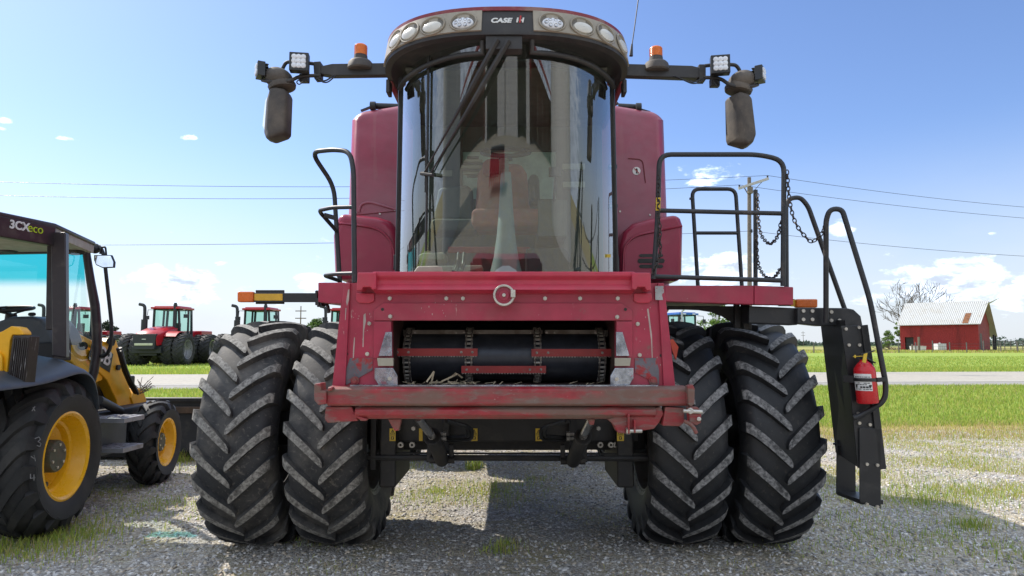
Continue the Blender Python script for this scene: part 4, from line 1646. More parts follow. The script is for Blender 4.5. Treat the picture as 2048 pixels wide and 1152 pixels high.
    cc = sum(cpl, V()) / len(cpl)
    mb.prism([cc + (p - cc) * .8 for p in cpl], (0, .004, 0))
    mb.build('mirror_glass', mat('mirror_glass%d' % s, (.85, .86, .88), .03, 1., var=0), marm, 0, 0)
    # square lamps
    if s < 0:
        cube_lamp(A(599, 126, Ym - .10), .150, marm, R(8))
        cube_lamp(A(521, 141, Ym - .08), .118, marm, R(-62), 2)
    else:
        cube_lamp(A(1440, 131, Ym - .10), .150, marm, R(-10))
        cube_lamp(A(1520, 149, Ym - .08), .118, marm, R(58), 2)
# aerial
mb = MB()
mb.cyl(A(1262, 112, 5.9), A(1264, 88, 5.9), .018, 8, r1=.008)
mb.tube([A(1264, 90, 5.9), A(1270, 48, 5.9), A(1278, -12, 5.9)], .005, 6)
mb.build('aerial', m_black, comb, 0, 40)

# ================================================================= FIRE EXTINGUISHER
eb = A(1733, 756, 4.90)
OFF = V((eb.x, eb.y, A(1733, 806, 4.90).z))
ext = thing('fire_extinguisher', 'red fire extinguisher with white instruction label strapped to the black ladder', 'fire extinguisher', OFF)
r_ = .072
b0 = A(1736, 806, 4.90)
t0_ = A(1727, 722, 4.90)
axd = (t0_ - b0)
Lb = axd.length
mb = MB()
mb.lathe([(.01, 0), (r_ * .93, 0), (r_, .012), (r_, Lb * .76), (r_ * .92, Lb * .84), (r_ * .6, Lb * .95), (r_ * .34, Lb), (r_ * .34, Lb + .01), (.01, Lb + .01)], b0, axd, 28)
mb.build('cylinder_body', m_ext, ext, 0, 35)
an = axd.normalized()
mb = MB()
tp = b0 + an * (Lb + .011)
mb.cyl(tp, tp + an * .03, .018, 12)
mb.bar(tp + an * .035 + V((-.02, 0, 0)), tp + an * .05 + V((.085, 0, .012)), .018, .008)
mb.bar(tp + an * .018 + V((.0, 0, 0)), tp + an * .005 + V((.085, 0, -.03)), .018, .008)
mb.tube([tp + an * .02 + V((.02, .02, 0)), tp + V((.075, .03, -.02)), tp + V((.07, .035, -.05))], .012, 8)
mb.build('valve_handle', m_black, ext, .002, 40)
mb = MB()
mb.pp([(1728, 708), (1735, 706), (1732, 726), (1725, 724)], 4.83, .006)
mb.bar(A(1706, 713, 4.84), A(1730, 712, 4.84), .004, .004)
mb.ell(A(1710, 713, 4.84), .008, .006, .012)
mb.build('pull_tag', m_label, ext, 0, 30)
mb = MB()
nn_ = 14
rings = []
for k in range(nn_ + 1):
    a = R(-100 + 105 * k / nn_)
    e_ = V((math.sin(a), -math.cos(a), 0)) * (r_ + .0015)
    rings.append([b0 + an * (Lb * .30) + e_, b0 + an * (Lb * .70) + e_])
mb.loft(rings, False)
lb = mb.build('instruction_label', m_white, ext, 0, 60)
mb = MB()
rr_ = random.Random(3)
for row in range(9):
    f = .33 + row * .036
    x = -88
    while x < -5:
        w_ = rr_.uniform(5, 16)
        if rr_.random() < .75 and not (.48 < f < .56):
            a0_, a1_ = R(x), R(min(x + w_, 2))
            h_ = .012 if row in (1, 2) else .005
            pts = []
            for a in (a0_, (a0_ + a1_) / 2, a1_):
                e_ = V((math.sin(a), -math.cos(a), 0)) * (r_ + .0028)
                pts.append([b0 + an * (Lb * f) + e_, b0 + an * (Lb * f + h_) + e_])
            mb.loft(pts, False)
        x += w_ + 3
mb.build('label_print', m_inkb, lb, 0, 0)
mb = MB()
rings = []
for k in range(25):
    a = 2 * math.pi * k / 24
    e_ = V((math.sin(a), -math.cos(a), 0)) * (r_ + .006)
    rings.append([b0 + an * (Lb * .52) + e_, b0 + an * (Lb * .60) + e_])
mb.loft(rings, False)
mb.bar(b0 + an * (Lb * .56) + V((.05, -.06, 0)), b0 + an * (Lb * .56) + V((.12, -.055, .004)), .012, .030, up=(0, 0, 1))
mb.bar(b0 + an * (Lb * .56) + V((-.06, .03, 0)), b0 + an * (Lb * .56) + V((-.11, .09, 0)), .012, .05, up=(0, 0, 1))
mb.build('strap', m_black, ext, 0, 40)
# ================================================================= BACKHOE LOADER (left edge)
OFF = V((-5.2, 7.2, 0))
jcb = thing('backhoe_loader', 'yellow backhoe loader with open dark cab and black front bucket, parked beside the combine', 'backhoe loader', OFF)
m_jy = mat('loader_yellow', (.86, .43, .012), .33, layers=((MUD, 7, .6, .75, .35),), var=.08)
m_jyrim = mat('rim_yellow', (.88, .46, .012), .30, var=.05)
m_jdark = mat('cab_brown_black', (.030, .022, .024), .4, layers=((DUST, 5, .5, .8, .2),), var=.1)
m_jgrey = mat('fender_grey', (.050, .060, .072), .5, layers=((DUST, 5, .5, .85, .2),), var=.1)
m_jblk = mat('loader_black', (.014, .014, .015), .55, layers=((MUD, 5, .5, .8, .4),), var=.15)
m_jtread = mat('step_grey', (.27, .27, .29), .6, layers=((MUD, 12, .5, .7, .5),), var=.15)
m_jroof = mat('roof_cream', (.36, .33, .26), .6, var=.1)
m_jtyre = mat('loader_tyre', (.020, .021, .022), .7, layers=(((.10, .095, .085), 4, .45, .8, .35), ((.16, .15, .13), 60, .68, .74, .5)), var=.2, bump=.1)
m_jglass = glass('tinted_glass', (.88, .98, .95), 1.45, 0, ((.05, .56, .60), 2.36, 2.50), .8)
m_jside = glass('side_glass', (.93, .97, .96), 1.4, 0, None, .35)

# wheels
tj = tyre_mesh('tyre', .715, .46, 16, .035, .375, [m_jtyre, m_jtyre], spread=.42, lw=.085, shw=.80)
def dish_rim(rim, W, hubr):
    mb = MB()
    w = W / 2
    mb.lathe([(rim + .012, -w * .80), (rim - .01, -w * .8), (rim - .02, w * .35), (rim - .02, w * .62), (rim + .012, w * .82), (rim + .03, w * .86), (rim + .012, w * .88), (rim - .012, w * .80),
              (rim - .03, w * .55), (rim - .05, w * .30), (rim - .075, w * .26), (rim - .085, w * .02), (rim * .6, -w * .10), (hubr * 1.1, -w * .12)], (0, 0, 0), (1, 0, 0), 44)
    mb.lathe([(hubr * 1.05, -w * .2), (hubr * 1.05, w * .42), (hubr * .98, w * .5), (.002, w * .5)], (0, 0, 0), (1, 0, 0), 32, m=1)
    for i in range(6):
        a = 2 * math.pi * i / 6 + .3
        c = V((w * .5, math.cos(a) * hubr * .72, math.sin(a) * hubr * .72))
        mb.cyl(c, c + V((.012, 0, 0)), .014, 6, m=2)
    c = V((-w * .02, -.05, -(rim - .13)))
    mb.cyl(c, c + V((.05, 0, 0)), .025, 8, m=1)
    return mb.build('wheel', [m_jyrim, mat('hub_olive', (.075, .085, .055), .55, layers=((MUD, 30, .5, .65, .8),), var=.3), m_zinc], None, 0, 35, loc=(0, 0, 0))
rj = dish_rim(.375, .46, .14)
wheel_at(-4.28 - OFF.x, 6.36 - OFF.y, .705, 1, jcb, rj, tj, .1, True).rotation_euler.z = R(6)
wheel_at(-6.10 - OFF.x, 6.36 - OFF.y, .705, -1, jcb, rj, tj, .2).rotation_euler.z = R(6)
tf = tyre_mesh('tyre', .52, .34, 15, .028, .27, [m_jtyre, m_jtyre], spread=.42, lw=.085, shw=.80)
rf = dish_rim(.27, .34, .11)
wheel_at(-4.47 - OFF.x, 8.68 - OFF.y, .51, 1, jcb, rf, tf, .1, True).rotation_euler.z = R(6)
wheel_at(-6.00 - OFF.x, 8.68 - OFF.y, .51, -1, jcb, rf, tf, .1).rotation_euler.z = R(6)
# chalk marks on the rear tyre wall
mb = MB()
cw_a = (-4.035, 6.36)
cw_b = (cw_a[0] - math.sin(R(6)), cw_a[1] + math.cos(R(6)))
for stroke in ([(70, 877), (78, 874), (81, 879), (76, 883), (82, 887), (80, 893), (74, 891)], [(62, 913), (70, 918), (68, 910), (71, 922)], [(61, 948), (61, 957), (70, 955)], [(68, 949), (68, 961)], [(66, 815), (70, 822)], [(70, 813), (64, 822)]):
    mb.cut()
    for p_, q_ in zip(stroke[:-1], stroke[1:]):
        mb.bar(AP(p_[0], p_[1], cw_a, cw_b), AP(q_[0], q_[1], cw_a, cw_b), .006, .004, up=(1, 0, 0))
mb.split('chalk_mark', mat('chalk', (.22, .22, .22), .9), jcb, 0, 0)

# chassis
mb = MB()
mb.bb(-5.75, -4.75, 6.0, 9.6, .45, .95)
mb.bb(-5.7, -5.2, 8.0, 9.5, .95, 1.30, 0)
mb.cyl((-6.1, 6.36, .705), (-4.3, 6.36, .705), .14, 14)
mb.cyl((-6.0, 8.68, .51), (-4.5, 8.68, .51), .10, 14)
mb.build('chassis', m_jblk, jcb, .02, 30)
mb = MB()
mb.bb(-4.75, -4.42, 7.25, 7.95, .52, .92)
mb.build('battery_box', m_jgrey, jcb, .02, 30)
mb = MB()
for (p, w_) in (([(199, 832), (240, 826), (243, 836), (228, 845), (200, 843)], 7.35), ([(205, 890), (256, 880), (262, 886), (246, 899), (206, 902)], 7.35)):
    mb.cut()
    zt_ = A(p[0][0], p[0][1], 7.6).z
    x0_, x1_ = -4.48, -4.12
    mb.bb(x0_, x1_ - .0, 7.35, 7.75, zt_ - .05, zt_)
    for i in range(3):
        for j in range(4):
            mb.bb(x0_ + .05 + i * .1, x0_ + .11 + i * .1, 7.39 + j * .09, 7.44 + j * .09, zt_, zt_ + .008)
mb.split('step', m_jtread, jcb, .008, 30)

# rear fender: curved guard over the wheel
hd_ = (-math.sin(R(6)), math.cos(R(6)))
wp = (-4.02, 6.36)
wq = (wp[0] + hd_[0], wp[1] + hd_[1])
nrm_ = V((-hd_[1], hd_[0], 0))
lip = [(-60, 786), (-20, 779), (20, 774), (60, 769), (100, 761), (130, 751), (150, 745), (166, 742), (180, 747), (190, 760), (196, 785), (199, 815)]
pts = [AP(x, y, wp, wq) for x, y in lip]
pts = fillet(pts, .15, 3)
rings = []
for i, p in enumerate(pts):
    t = i / (len(pts) - 1)
    hh_ = .16 * (1 - max(0, t - .82) / .18)
    fw_ = V((hd_[0], hd_[1], 0)) * max(0, t - .75) * .25
    rings.append([p + V((0, 0, -.02)), p, p + nrm_ * .04 + V((0, 0, .035)) + fw_ * .2, p + nrm_ * .22 + V((0, 0, hh_ * .72)) + fw_, p + nrm_ * .45 + V((0, 0, hh_)) + fw_, p + nrm_ * .95 + V((0, 0, hh_)) + fw_,
                  p + nrm_ * .95 + V((0, 0, hh_ - .05)) + fw_, p + nrm_ * .22 + V((0, 0, hh_ * .72 - .05)) + fw_, p + nrm_ * .03 + V((0, 0, -.02))])
mb = MB()
mb.loft(rings, True, True, True)
mb.build('fender', m_jgrey, jcb, 0, 60)
mb = MB()
mb.bb(-5.6, -4.95, 5.3, 7.6, .95, 1.55)
mb.build('cab_floor', m_jblk, jcb, .02, 30)

# cab frame
mb = MB()
mb.prism([A(101, 464, 6.40), A(131, 464, 6.40), A(132, 716, 6.40), A(104, 712, 6.40)], (-.03, .10, 0))
mb.prism([A(93, 488, 6.56), A(106, 488, 6.56), A(109, 660, 6.56), A(90, 660, 6.56)], (0, .06, 0))
rail_pts = [A(172, 500, 7.72), A(181, 560, 7.76), A(190, 610, 7.8), A(194, 660, 7.82), A(194, 705, 7.82), A(187, 745, 7.8), A(182, 765, 7.78)]
mb.tube(rail_pts, [.040, .045, .05, .052, .052, .05, .045], 10)
# far side posts
mb.bb(-6.3, -6.22, 6.5, 6.6, 1.4, 2.78)
mb.bb(-6.2, -6.12, 7.6, 7.7, 1.3, 2.78)
mb.split('cab_post', m_jdark, jcb, .012, 40)
# roof: the side edge runs from the near end past the middle post to the front corner
ZR = 2.84
q0, q1, q2 = V((-4.50, 5.45, ZR)), V((-4.33, 6.42, ZR)), V((-4.66, 7.58, ZR))
qf, qn = V((-6.2, 7.75, ZR)), V((-6.4, 5.35, ZR))
inn = V((-.05, 0, 0))
mb = MB()
mb.prism([q + V((0, 0, -.012)) for q in (qn, q0, q1, q2, qf)], (0, 0, .045))
mb.build('roof_top', m_jdark, jcb, .018, 30)
mb = MB()
mb.prism([q0, q1, q1 + inn * 2, q0 + inn * 2], (0, 0, -.185))
mb.prism([q2 + inn * 2, qf, qf + V((0, -.06, 0)), q2 + inn * 2 + V((0, -.06, 0))], (0, 0, -.10))
mb.split('roof_fascia', m_jdark, jcb, .012, 30)
mb = MB()
mb.prism([q1 + inn * .3, q2 + inn * .4, q2 + inn * 1.6, q1 + inn * 1.6], (0, 0, -.095))
mb.prism([q + V((0, 0, -.03)) for q in (qn, q0 + inn * 2.1, q1 + inn * 2.1, q2 + inn * 2.1, qf)], (0, 0, -.05))
mb.build('roof_liner', m_jroof, jcb, .006, 30)
mb = MB()
for (px, py, w_) in ((14, 499, .12), (150, 503, .11)):
    c_ = A(px, py, 7.5)
    mb.ell(c_, w_, .1, .04, None, 14, 8)
mb.split('cab_speaker', m_jblk, jcb, 0, 50)
fd = (q1 - q0).normalized()
fo = V((fd.y, -fd.x, 0)) * .004
ta = AP(18, 455.5, q0, q1)
tb = AP(54, 462, q0, q1)
zc_ = ta.z
text_part('lettering', '3CX', m_white, jcb, ta + fo, fd, (0, 0, 1), .105, .003, .0, .003)
te = text_part('lettering', 'eco', mat('lime_decal', (.42, .55, .02), .45, var=0), jcb, V((tb.x, tb.y, zc_)) + fo, fd, (0, 0, 1), .115, .003, 0, -.0005)
# glazing
mb = MB()
g = [A(-400, 760, 7.80), A(186, 760, 7.80), A(166, 505, 7.80), A(-400, 505, 7.80)]
mb.add(g, [(0, 1, 2, 3)])
mb.build('windscreen', m_jglass, jcb, 0, 0, fixn=False)
mb = MB()
mb.add([A(134, 700, 6.75), A(186, 745, 7.7), A(170, 506, 7.7), A(133, 490, 6.75)], [(0, 1, 2, 3)])
mb.build('side_window', m_jside, jcb, 0, 0, fixn=False)
# steering wheel, dash
mb = MB()
wc = A(22, 618, 7.25)
n_ = V((.03, -.16, .98)).normalized()
e1 = V((1, 0, 0))
e2 = n_.cross(e1)
mb.tube([wc + (e1 * math.cos(a) + e2 * math.sin(a)) * .20 for a in [2 * math.pi * k / 30 for k in range(30)]], .018, 8, closed=True)
for a in (R(30), R(150), R(265)):
    mb.bar(wc + (e1 * math.cos(a) + e2 * math.sin(a)) * .2, wc - n_ * .06, .035, .014, up=n_)
mb.cyl(wc - n_ * .05, wc - n_ * .30, .05, 12, r1=.09)
mb.build('steering_wheel', m_jblk, jcb, 0, 40)
mb = MB()
pol = [(-60, 690), (-40, 655), (0, 640), (20, 633), (60, 632), (82, 638), (98, 658), (106, 678), (106, 690)]
mb.pp(pol, 7.05, .5)
mb.build('engine_cover', m_jgrey, jcb, .04, 40, 3)
mb = MB()
mb.pp([(58, 690), (106, 680), (106, 722), (58, 722)], 7.06, .3)
mb.cyl(A(64, 632, 7.2), A(64, 625, 7.2), .035, 12)
mb.split('dash_box', m_jblk, jcb, .015, 30)
# backhoe post and lamp cluster at the rear corner
mb = MB()
pol = [(-40, 776), (-40, 680), (-10, 668), (5, 662), (22, 652), (38, 655), (46, 664), (47, 670), (24, 670), (20, 680), (14, 740), (8, 776)]
mb.pp(pol, 5.62, .10)
mb.tube(fillet([A(-6, 775, 5.6), A(2, 740, 5.6), A(1, 712, 5.6), A(-10, 705, 5.6)], .05), .02, 8)
mb.build('stabiliser_post', m_jy, jcb, .015, 40)
mb = MB()
mb.pp([(26, 671), (60, 672), (50, 768), (12, 775)], 5.60, .12)
for k in range(8):
    xa = 28 + 4 * k
    mb.bar(A(xa + 1, 675, 5.594), A(xa - 10, 768, 5.594), .010, .012, up=(0, 1, 0), m=0)
mb.build('lamp_guard', mat('guard_dark', (.035, .028, .026), .4, layers=(((.34, .33, .32), 70, .60, .70, .8, (1, 1, .1)),), var=.2), jcb, .006, 30)
# mirror on its bent arm
mb = MB()
mb.tube(fillet([A(182, 493, 7.8), A(200, 492, 7.8), A(206, 505, 7.78), A(209, 520, 7.76), A(224, 655, 7.74), A(221, 696, 7.76), A(212, 712, 7.8), A(193, 712, 7.82)], .12), .020, 8)
mb.tube(fillet([A(200, 508, 7.76), A(204, 494, 7.76), A(211, 494, 7.76), A(213, 515, 7.76)], .04), .012, 6)
mb.ell(A(190, 497, 7.8), .06, .06, .06)
mb.build('mirror_arm', m_jblk, jcb, .0, 40)
mb = MB()
pol = [(188, 510), (222, 510), (228, 524), (227, 535), (205, 536), (192, 530), (188, 520)]
mb.prism([A(x, y, 7.70 + (x - 188) / 40 * .085) for x, y in pol], (0, .035, 0))
mb.prism([A(x, y, 7.682 + (535 - y) / 25 * .012 + (x - 188) / 40 * .085) for x, y in [(189.8, 511.5), (221, 511.5), (226.4, 524), (225.5, 533.4), (205.5, 534.2), (193, 528.5), (189.8, 519.5)]], (0, .003, 0), 1)
mb.build('mirror', [m_jblk, mat('sky_mirror', (.75, .8, .85), .04, 1., var=0)], jcb, 0, 40)

# loader arm, bracket, hydraulics, bucket
XA = -5.0
def AX(px, py, X):
    u = (px - 1024.0) / F
    v = (576.0 - py) / F
    t = X / u
    return V((X, (CT - v * ST) * t, H + (ST + v * CT) * t))
mb = MB()
arm_ = [(196, 688), (204, 680), (212, 684), (222, 676), (233, 680), (238, 696), (248, 738), (262, 782), (276, 812), (271, 836), (262, 872), (240, 850), (233, 800), (214, 760), (196, 742)]
mb.prism([AX(x, y, XA) for x, y in arm_], (-.14, 0, 0))
mb.bar(AX(133, 668, XA - .1), AX(176, 690, XA - .1), .12, .10)
mb.prism([AX(x, y, XA - .02) for x, y in [(132, 690), (150, 684), (180, 700), (206, 712), (206, 760), (184, 770), (140, 720)]], (-.10, 0, 0))
mb.prism([AX(x, y, XA + .02) for x, y in [(262, 795), (272, 776), (286, 778), (294, 800), (291, 815), (270, 818)]], (-.2, 0, 0))
arm = mb.build('loader_arm', m_jy, jcb, .015, 35)
# decal plate with lettering
du = (AX(214, 718, XA) - AX(178, 690, XA))
mb = MB()
dec = [AX(x, y, XA + .004) for x, y in [(184, 682), (226, 708), (219, 745), (176, 717)]]
mb.prism(dec, (.004, 0, 0))
dc_ = mb.build('name_plate', mat('plate_dark', (.03, .03, .032), .4, var=0), arm, 0, 0)
xd = (dec[2] - dec[3]).normalized()
ud = (dec[0] - dec[3]).normalized()
text_part('lettering', 'JCB', m_white, arm, dec[3] + V((.010, 0, 0)) + xd * .035 + ud * .055, xd, ud, .255, .003, .1, .004)
mb = MB()
for (x, y) in ((234, 735), (253, 818), (222, 686)):
    c_ = AX(x, y, XA + .001)
    mb.cyl(c_, c_ + V((.03, 0, 0)), .035, 12)
mb.cyl(AX(222, 682, XA + .06), AX(222, 682, XA - .5), .05, 12)
mb.cyl(AX(166, 692, XA + .0), AX(166, 692, XA + .06), .05, 14)
mb.split('arm_pin', m_jblk, arm, 0, 40)
mb = MB()
mb.tube([AX(238, 696, XA + .10), AX(250, 740, XA + .12), AX(262, 768, XA + .12), AX(272, 784, XA + .1)], .035, 8)
mb.tube([AX(240, 702, XA + .18), AX(256, 748, XA + .18), AX(276, 788, XA + .14)], .018, 6)
mb.cyl(AX(197, 800, XA + .5), AX(240, 822, XA + .3), .05, 10)
mb.split('arm_hydraulic', m_jblk, arm, 0, 40)
mb = MB()
bz1, by = A(330, 797, 10.4).z, 10.4
bx0_, bx1_ = -6.55, -4.12
sec = [(by, bz1), (by + .04, bz1 + .02), (by + .62, .25), (by + .60, .06), (by - .05, .05), (by - .10, .14), (by + .0, .5)]
mb.prism([V((bx0_, y, z)) for y, z in sec], (bx1_ - bx0_, 0, 0))
mb.bb(bx0_, bx1_, by - .03, by - .002, bz1 - .05, bz1 + .01)
mb.bb(bx0_ + .1, bx1_ - .1, by - .03, by - .002, bz1 - .22, bz1 - .12, 1)
mb.build('bucket', [m_jblk, mat('bucket_rust', (.10, .06, .035), .6, var=.3)], jcb, .012, 30)
# field litter caught on the arm link
mb = MB()
for i in range(26):
    c_ = AX(284 + random.uniform(-5, 5), 782 + random.uniform(-6, 6), XA + random.uniform(0, .1))
    mb.bar(c_, c_ + V((random.uniform(-.12, .16), random.uniform(-.05, .1), random.uniform(-.02, .16))), .006, .006)
lt = mb.build('caught_twigs', mat('twig', (.10, .07, .045), .8), arm, 0, 0)
lt['kind'] = 'stuff'
# ================================================================= FAR TRACTORS
OFF = V((0, 0, 0))
m_trred = mat('tractor_red', (.42, .012, .022), .3, layers=((DUST, 2, .5, .8, .15),), var=.06)
m_trblk = mat('tractor_black', (.018, .02, .024), .5, var=.15)
m_trglass = glass('cab_glass', (.66, .86, .80), 1.5, .02, None, 1.0)
m_trtyre = mat('tractor_tyre', (.035, .036, .038), .75, layers=(((.12, .11, .10), 5, .45, .7, .4),), var=.2)
m_trrim = mat('tractor_rim', (.48, .48, .50), .35, .7, var=.1)
m_seatbr = mat('seat_brown', (.10, .09, .06), .8)
tw = tyre_mesh('tyre', 1.0, .68, 20, .05, .60, [m_trtyre, m_trtyre], nseg=40)
mbr = MB()
mbr.lathe([(.61, -.28), (.57, -.27), (.55, .10), (.55, .26), (.62, .30), (.60, .24), (.52, .05), (.25, .02), (.24, .12), (.01, .13)], (0, 0, 0), (1, 0, 0), 30)
rw = mbr.build('wheel', m_trrim, None, 0, 40, loc=(0, 0, 0))


def box_cab(root, mred, w=1.75, z0=1.75, z1=3.55, y0=-.2, y1=1.55, roofc=None):
    """tractor cab: posts, glass, roof. front towards -Y"""
    mb = MB()
    h = w / 2
    for sx in (-1, 1):
        mb.bar((sx * h, y0 + .1, z0), (sx * (h - .08), y0, z1), .12, .10, up=(0, 1, 0))
        mb.bar((sx * (h - .02), y1 - .5, z0), (sx * (h - .06), y1 - .45, z1), .10, .10, up=(0, 1, 0))
        mb.bar((sx * h, y1, z0), (sx * (h - .08), y1, z1), .12, .12, up=(0, 1, 0))
    mb.split('cab_post', m_trblk, root, 0, 0)
    mb = MB()
    mb.bb(-h, h, y0, y1, z0 - .45, z0)
    mb.build('cab_base', m_trblk, root, 0, 0)
    mb = MB()
    mb.bb(-h + .02, h - .02, y0, y1, z1 - .06, z1 - .01)
    mb.build('cab_ceiling', m_trblk, root, 0, 0)
    mb = MB()
    q = h - .03
    mb.add([(-q, y0 + .03, z0), (q, y0 + .03, z0), (q - .04, y0, z1 - .06), (-q + .04, y0, z1 - .06)], [(0, 1, 2, 3)])
    mb.add([(-q, y1, z0), (q, y1, z0), (q - .04, y1, z1 - .06), (-q + .04, y1, z1 - .06)], [(3, 2, 1, 0)])
    mb.add([(q, y0, z0), (q, y1, z0), (q, y1, z1 - .06), (q, y0, z1 - .06)], [(0, 1, 2, 3)])
    mb.add([(-q, y0, z0), (-q, y1, z0), (-q, y1, z1 - .06), (-q, y0, z1 - .06)], [(3, 2, 1, 0)])
    mb.split('cab_window', m_trglass, root, 0, 0, fixn=False)
    mb = MB()
    mb.bb(-h - .08, h + .08, y0 - .22, y1 + .12, z1, z1 + .13)
    mb.bb(-h + .06, h - .06, y0 - .05, y1, z1 + .13, z1 + .20)
    mb.build('cab_top', mred, root, .06, 40, 3)
    mb = MB()
    n_ = V((0, .35, .93)).normalized()
    e2 = n_.cross(V((1, 0, 0)))
    wc = V((.05, y0 + .5, z0 + .62))
    mb.tube([wc + (V((1, 0, 0)) * math.cos(a) + e2 * math.sin(a)) * .23 for a in [2 * math.pi * k / 16 for k in range(16)]], .022, 5, closed=True)
    mb.tube([wc, wc + V((0, -.15, -.7))], .045, 6)
    mb.build('steering_wheel', m_trblk, root, 0, 30)
    mb = MB()
    mb.bb(-.28, .28, .75, 1.3, z0, z0 + .4)
    mb.bb(-.26, .26, 1.2, 1.32, z0 + .4, z0 + .95)
    mb.build('seat', m_seatbr, root, .04, 30)


def big_tractor():
    root = thing('articulated_tractor', 'red articulated tractor with eight black tyres parked across the road', 'tractor', (0, 0, 0))
    mb = MB()
    # hood: sloping nose, grille, flanks
    sec = lambda y, w, zt, zb: [V((-w, y, zb)), V((-w, y, zt - .15)), V((-w * .72, y, zt)), V((w * .72, y, zt)), V((w, y, zt - .15)), V((w, y, zb))]
    mb.loft([sec(-2.75, .70, 1.90, 1.55), sec(-2.6, .74, 2.02, 1.2), sec(-1.5, .78, 2.28, 1.3), sec(-.22, .80, 2.45, 1.5)], True, True, True)
    mb.build('hood', m_trred, root, .04, 35)
    mb = MB()
    mb.loft([[V((-.72, -2.80, 1.92)), V((.72, -2.80, 1.92)), V((.66, -2.83, .98)), V((-.66, -2.83, .98))], [V((-.72, -2.0, 1.92)), V((.72, -2.0, 1.92)), V((.66, -2.0, .98)), V((-.66, -2.0, .98))]], True, True, True)
    mb.bb(-.9, .9, -2.5, -1.9, .75, 1.15)
    mb.bb(-.55, .55, -2.3, 3.4, .60, 1.5)
    mb.build('grille', m_trblk, root, .02, 30)
    mb = MB()
    mb.bb(-.56, .56, -2.86, -2.825, 1.22, 1.36)
    mb.build('headlight', mat('headlamp', (.55, .55, .42), .2), root, .01, 30)
    mb = MB()
    mb.bb(-.12, .12, -2.845, -2.82, 1.58, 1.62)
    mb.build('badge', m_white, root, 0, 0)
    box_cab(root, m_trred)
    mb = MB()
    mb.cyl((-1.02, -.95, 2.0), (-1.02, -.95, 2.85), .19, 14)
    mb.tube(fillet([V((-1.02, -.95, 2.85)), V((-1.02, -.95, 3.35)), V((-1.05, -.95, 3.75)), V((-1.4, -.95, 3.82))], .35, 6), .10, 10)
    mb.build('exhaust', m_trblk, root, 0, 40)
    mb = MB()
    mb.cyl((.62, -.32, 2.2), (.62, -.32, 3.85), .12, 12)
    mb.cyl((.62, -.32, 3.85), (.62, -.32, 3.95), .09, 12)
    mb.build('air_intake', m_trblk, root, 0, 40)
    for sx in (1,):
        mb = MB()
        pts = []
        for k in range(9):
            a = R(165 - 120 * k / 8)
            pts.append([V((sx * .80, -1.25 - 1.12 * math.cos(a), 1.0 + 1.12 * math.sin(a))), V((sx * 1.55, -1.25 - 1.12 * math.cos(a), .98 + 1.12 * math.sin(a))),
                        V((sx * 1.55, -1.25 - 1.08 * math.cos(a), .98 + 1.08 * math.sin(a))), V((sx * .80, -1.25 - 1.08 * math.cos(a), 1.0 + 1.08 * math.sin(a)))])
        mb.loft(pts, True, True, True)
        mb.build('fender', m_trred if sx > 0 else m_trblk, root, 0, 40)
    mb = MB()
    mb.bb(-.9, .9, 1.7, 2.7, 1.4, 2.15)
    mb.bb(-.8, 1.25, 2.2, 3.9, 1.6, 2.2)
    mb.build('rear_body', m_trred, root, .05, 30)
    mb = MB()
    for sx, zz_ in ((-1, 3.05), (1, 3.15)):
        mb.cut()
        mb.tube([V((sx * .85, -.15, 3.5)), V((sx * 1.22, -.2, 3.5)), V((sx * 1.25, -.2, zz_ + .1))], .025, 5)
        mb.box((sx * 1.30, -.2, zz_ - .05), (.34, .08, .24))
    mb.split('mirror', m_trblk, root, .02, 30)
    first = True
    for y in (-1.25, 2.35):
        for x in (-1.72, -.98, .98, 1.72):
            wheel_at(x, y, .98, 1 if x > 0 else -1, root, rw, tw, .1 * x, first)
            first = False
    return root


tr = big_tractor()
labels = ['red articulated tractor seen through the cab of the yellow loader', 'red articulated tractor with its whole front in view, between loader and combine',
          'red articulated tractor whose cab shows just under the turn signal arm', 'red articulated tractor nearly hidden by the combine, only exhaust and cab edge showing']
pos = [A(133, 700, 41.5), A(338, 700, 41.0), A(524, 700, 42.3), A(702, 700, 43.2)]
for i in range(4):
    t_ = tr if i == 1 else copy_tree(tr)
    t_.location = (pos[i].x - .75, pos[i].y + 1.2, .52)
    t_.scale = (.94, .94, .96)
    t_.rotation_euler = (0, 0, R([-2, 0, -1, -2][i]))
    t_['label'] = labels[i]
    t_['group'] = 'red tractors parked across the road'

# blue tractor
m_blue = mat('tractor_blue', (.02, .12, .42), .3, var=.06)
m_bluel = mat('hood_light_blue', (.10, .32, .62), .25, var=.05)
bt = thing('blue_tractor', 'blue tractor with glazed cab and light blue hood in front of the green tree', 'tractor', (0, 0, 0))
box_cab(bt, m_blue, 1.6, 1.7, 3.35, -.2, 1.5)
mb = MB()
for x in (-.42, .42):
    mb.bb(x - .12, x + .12, -.47, -.43, 3.38, 3.46)
mb.split('roof_lamp', m_led, bt, .01, 30)
mb = MB()
mb.cyl((-.86, -.7, 1.4), (-.86, -.7, 3.0), .10, 10)
mb.tube(fillet([V((-.86, -.7, 3.0)), V((-.86, -.7, 3.6)), V((-.72, -.8, 3.7))], .1), .06, 8)
mb.build('exhaust', m_trrim, bt, 0, 40)
mb = MB()
sec = lambda y, w, zt, zb: [V((-w, y, zb)), V((-w, y, zt - .15)), V((-w * .6, y, zt)), V((w * .6, y, zt)), V((w, y, zt - .15)), V((w, y, zb))]
mb.loft([sec(-2.6, .44, 1.35, .8), sec(-2.4, .50, 1.58, .8), sec(-1.2, .52, 1.85, .9), sec(-.2, .55, 1.98, 1.0)], True, True, True)
mb.build('hood', m_bluel, bt, .04, 35)
mb = MB()
mb.bb(-.45, .45, -2.3, 2.0, .55, 1.2)
mb.build('chassis', m_trblk, bt, .02, 30)
mb = MB()
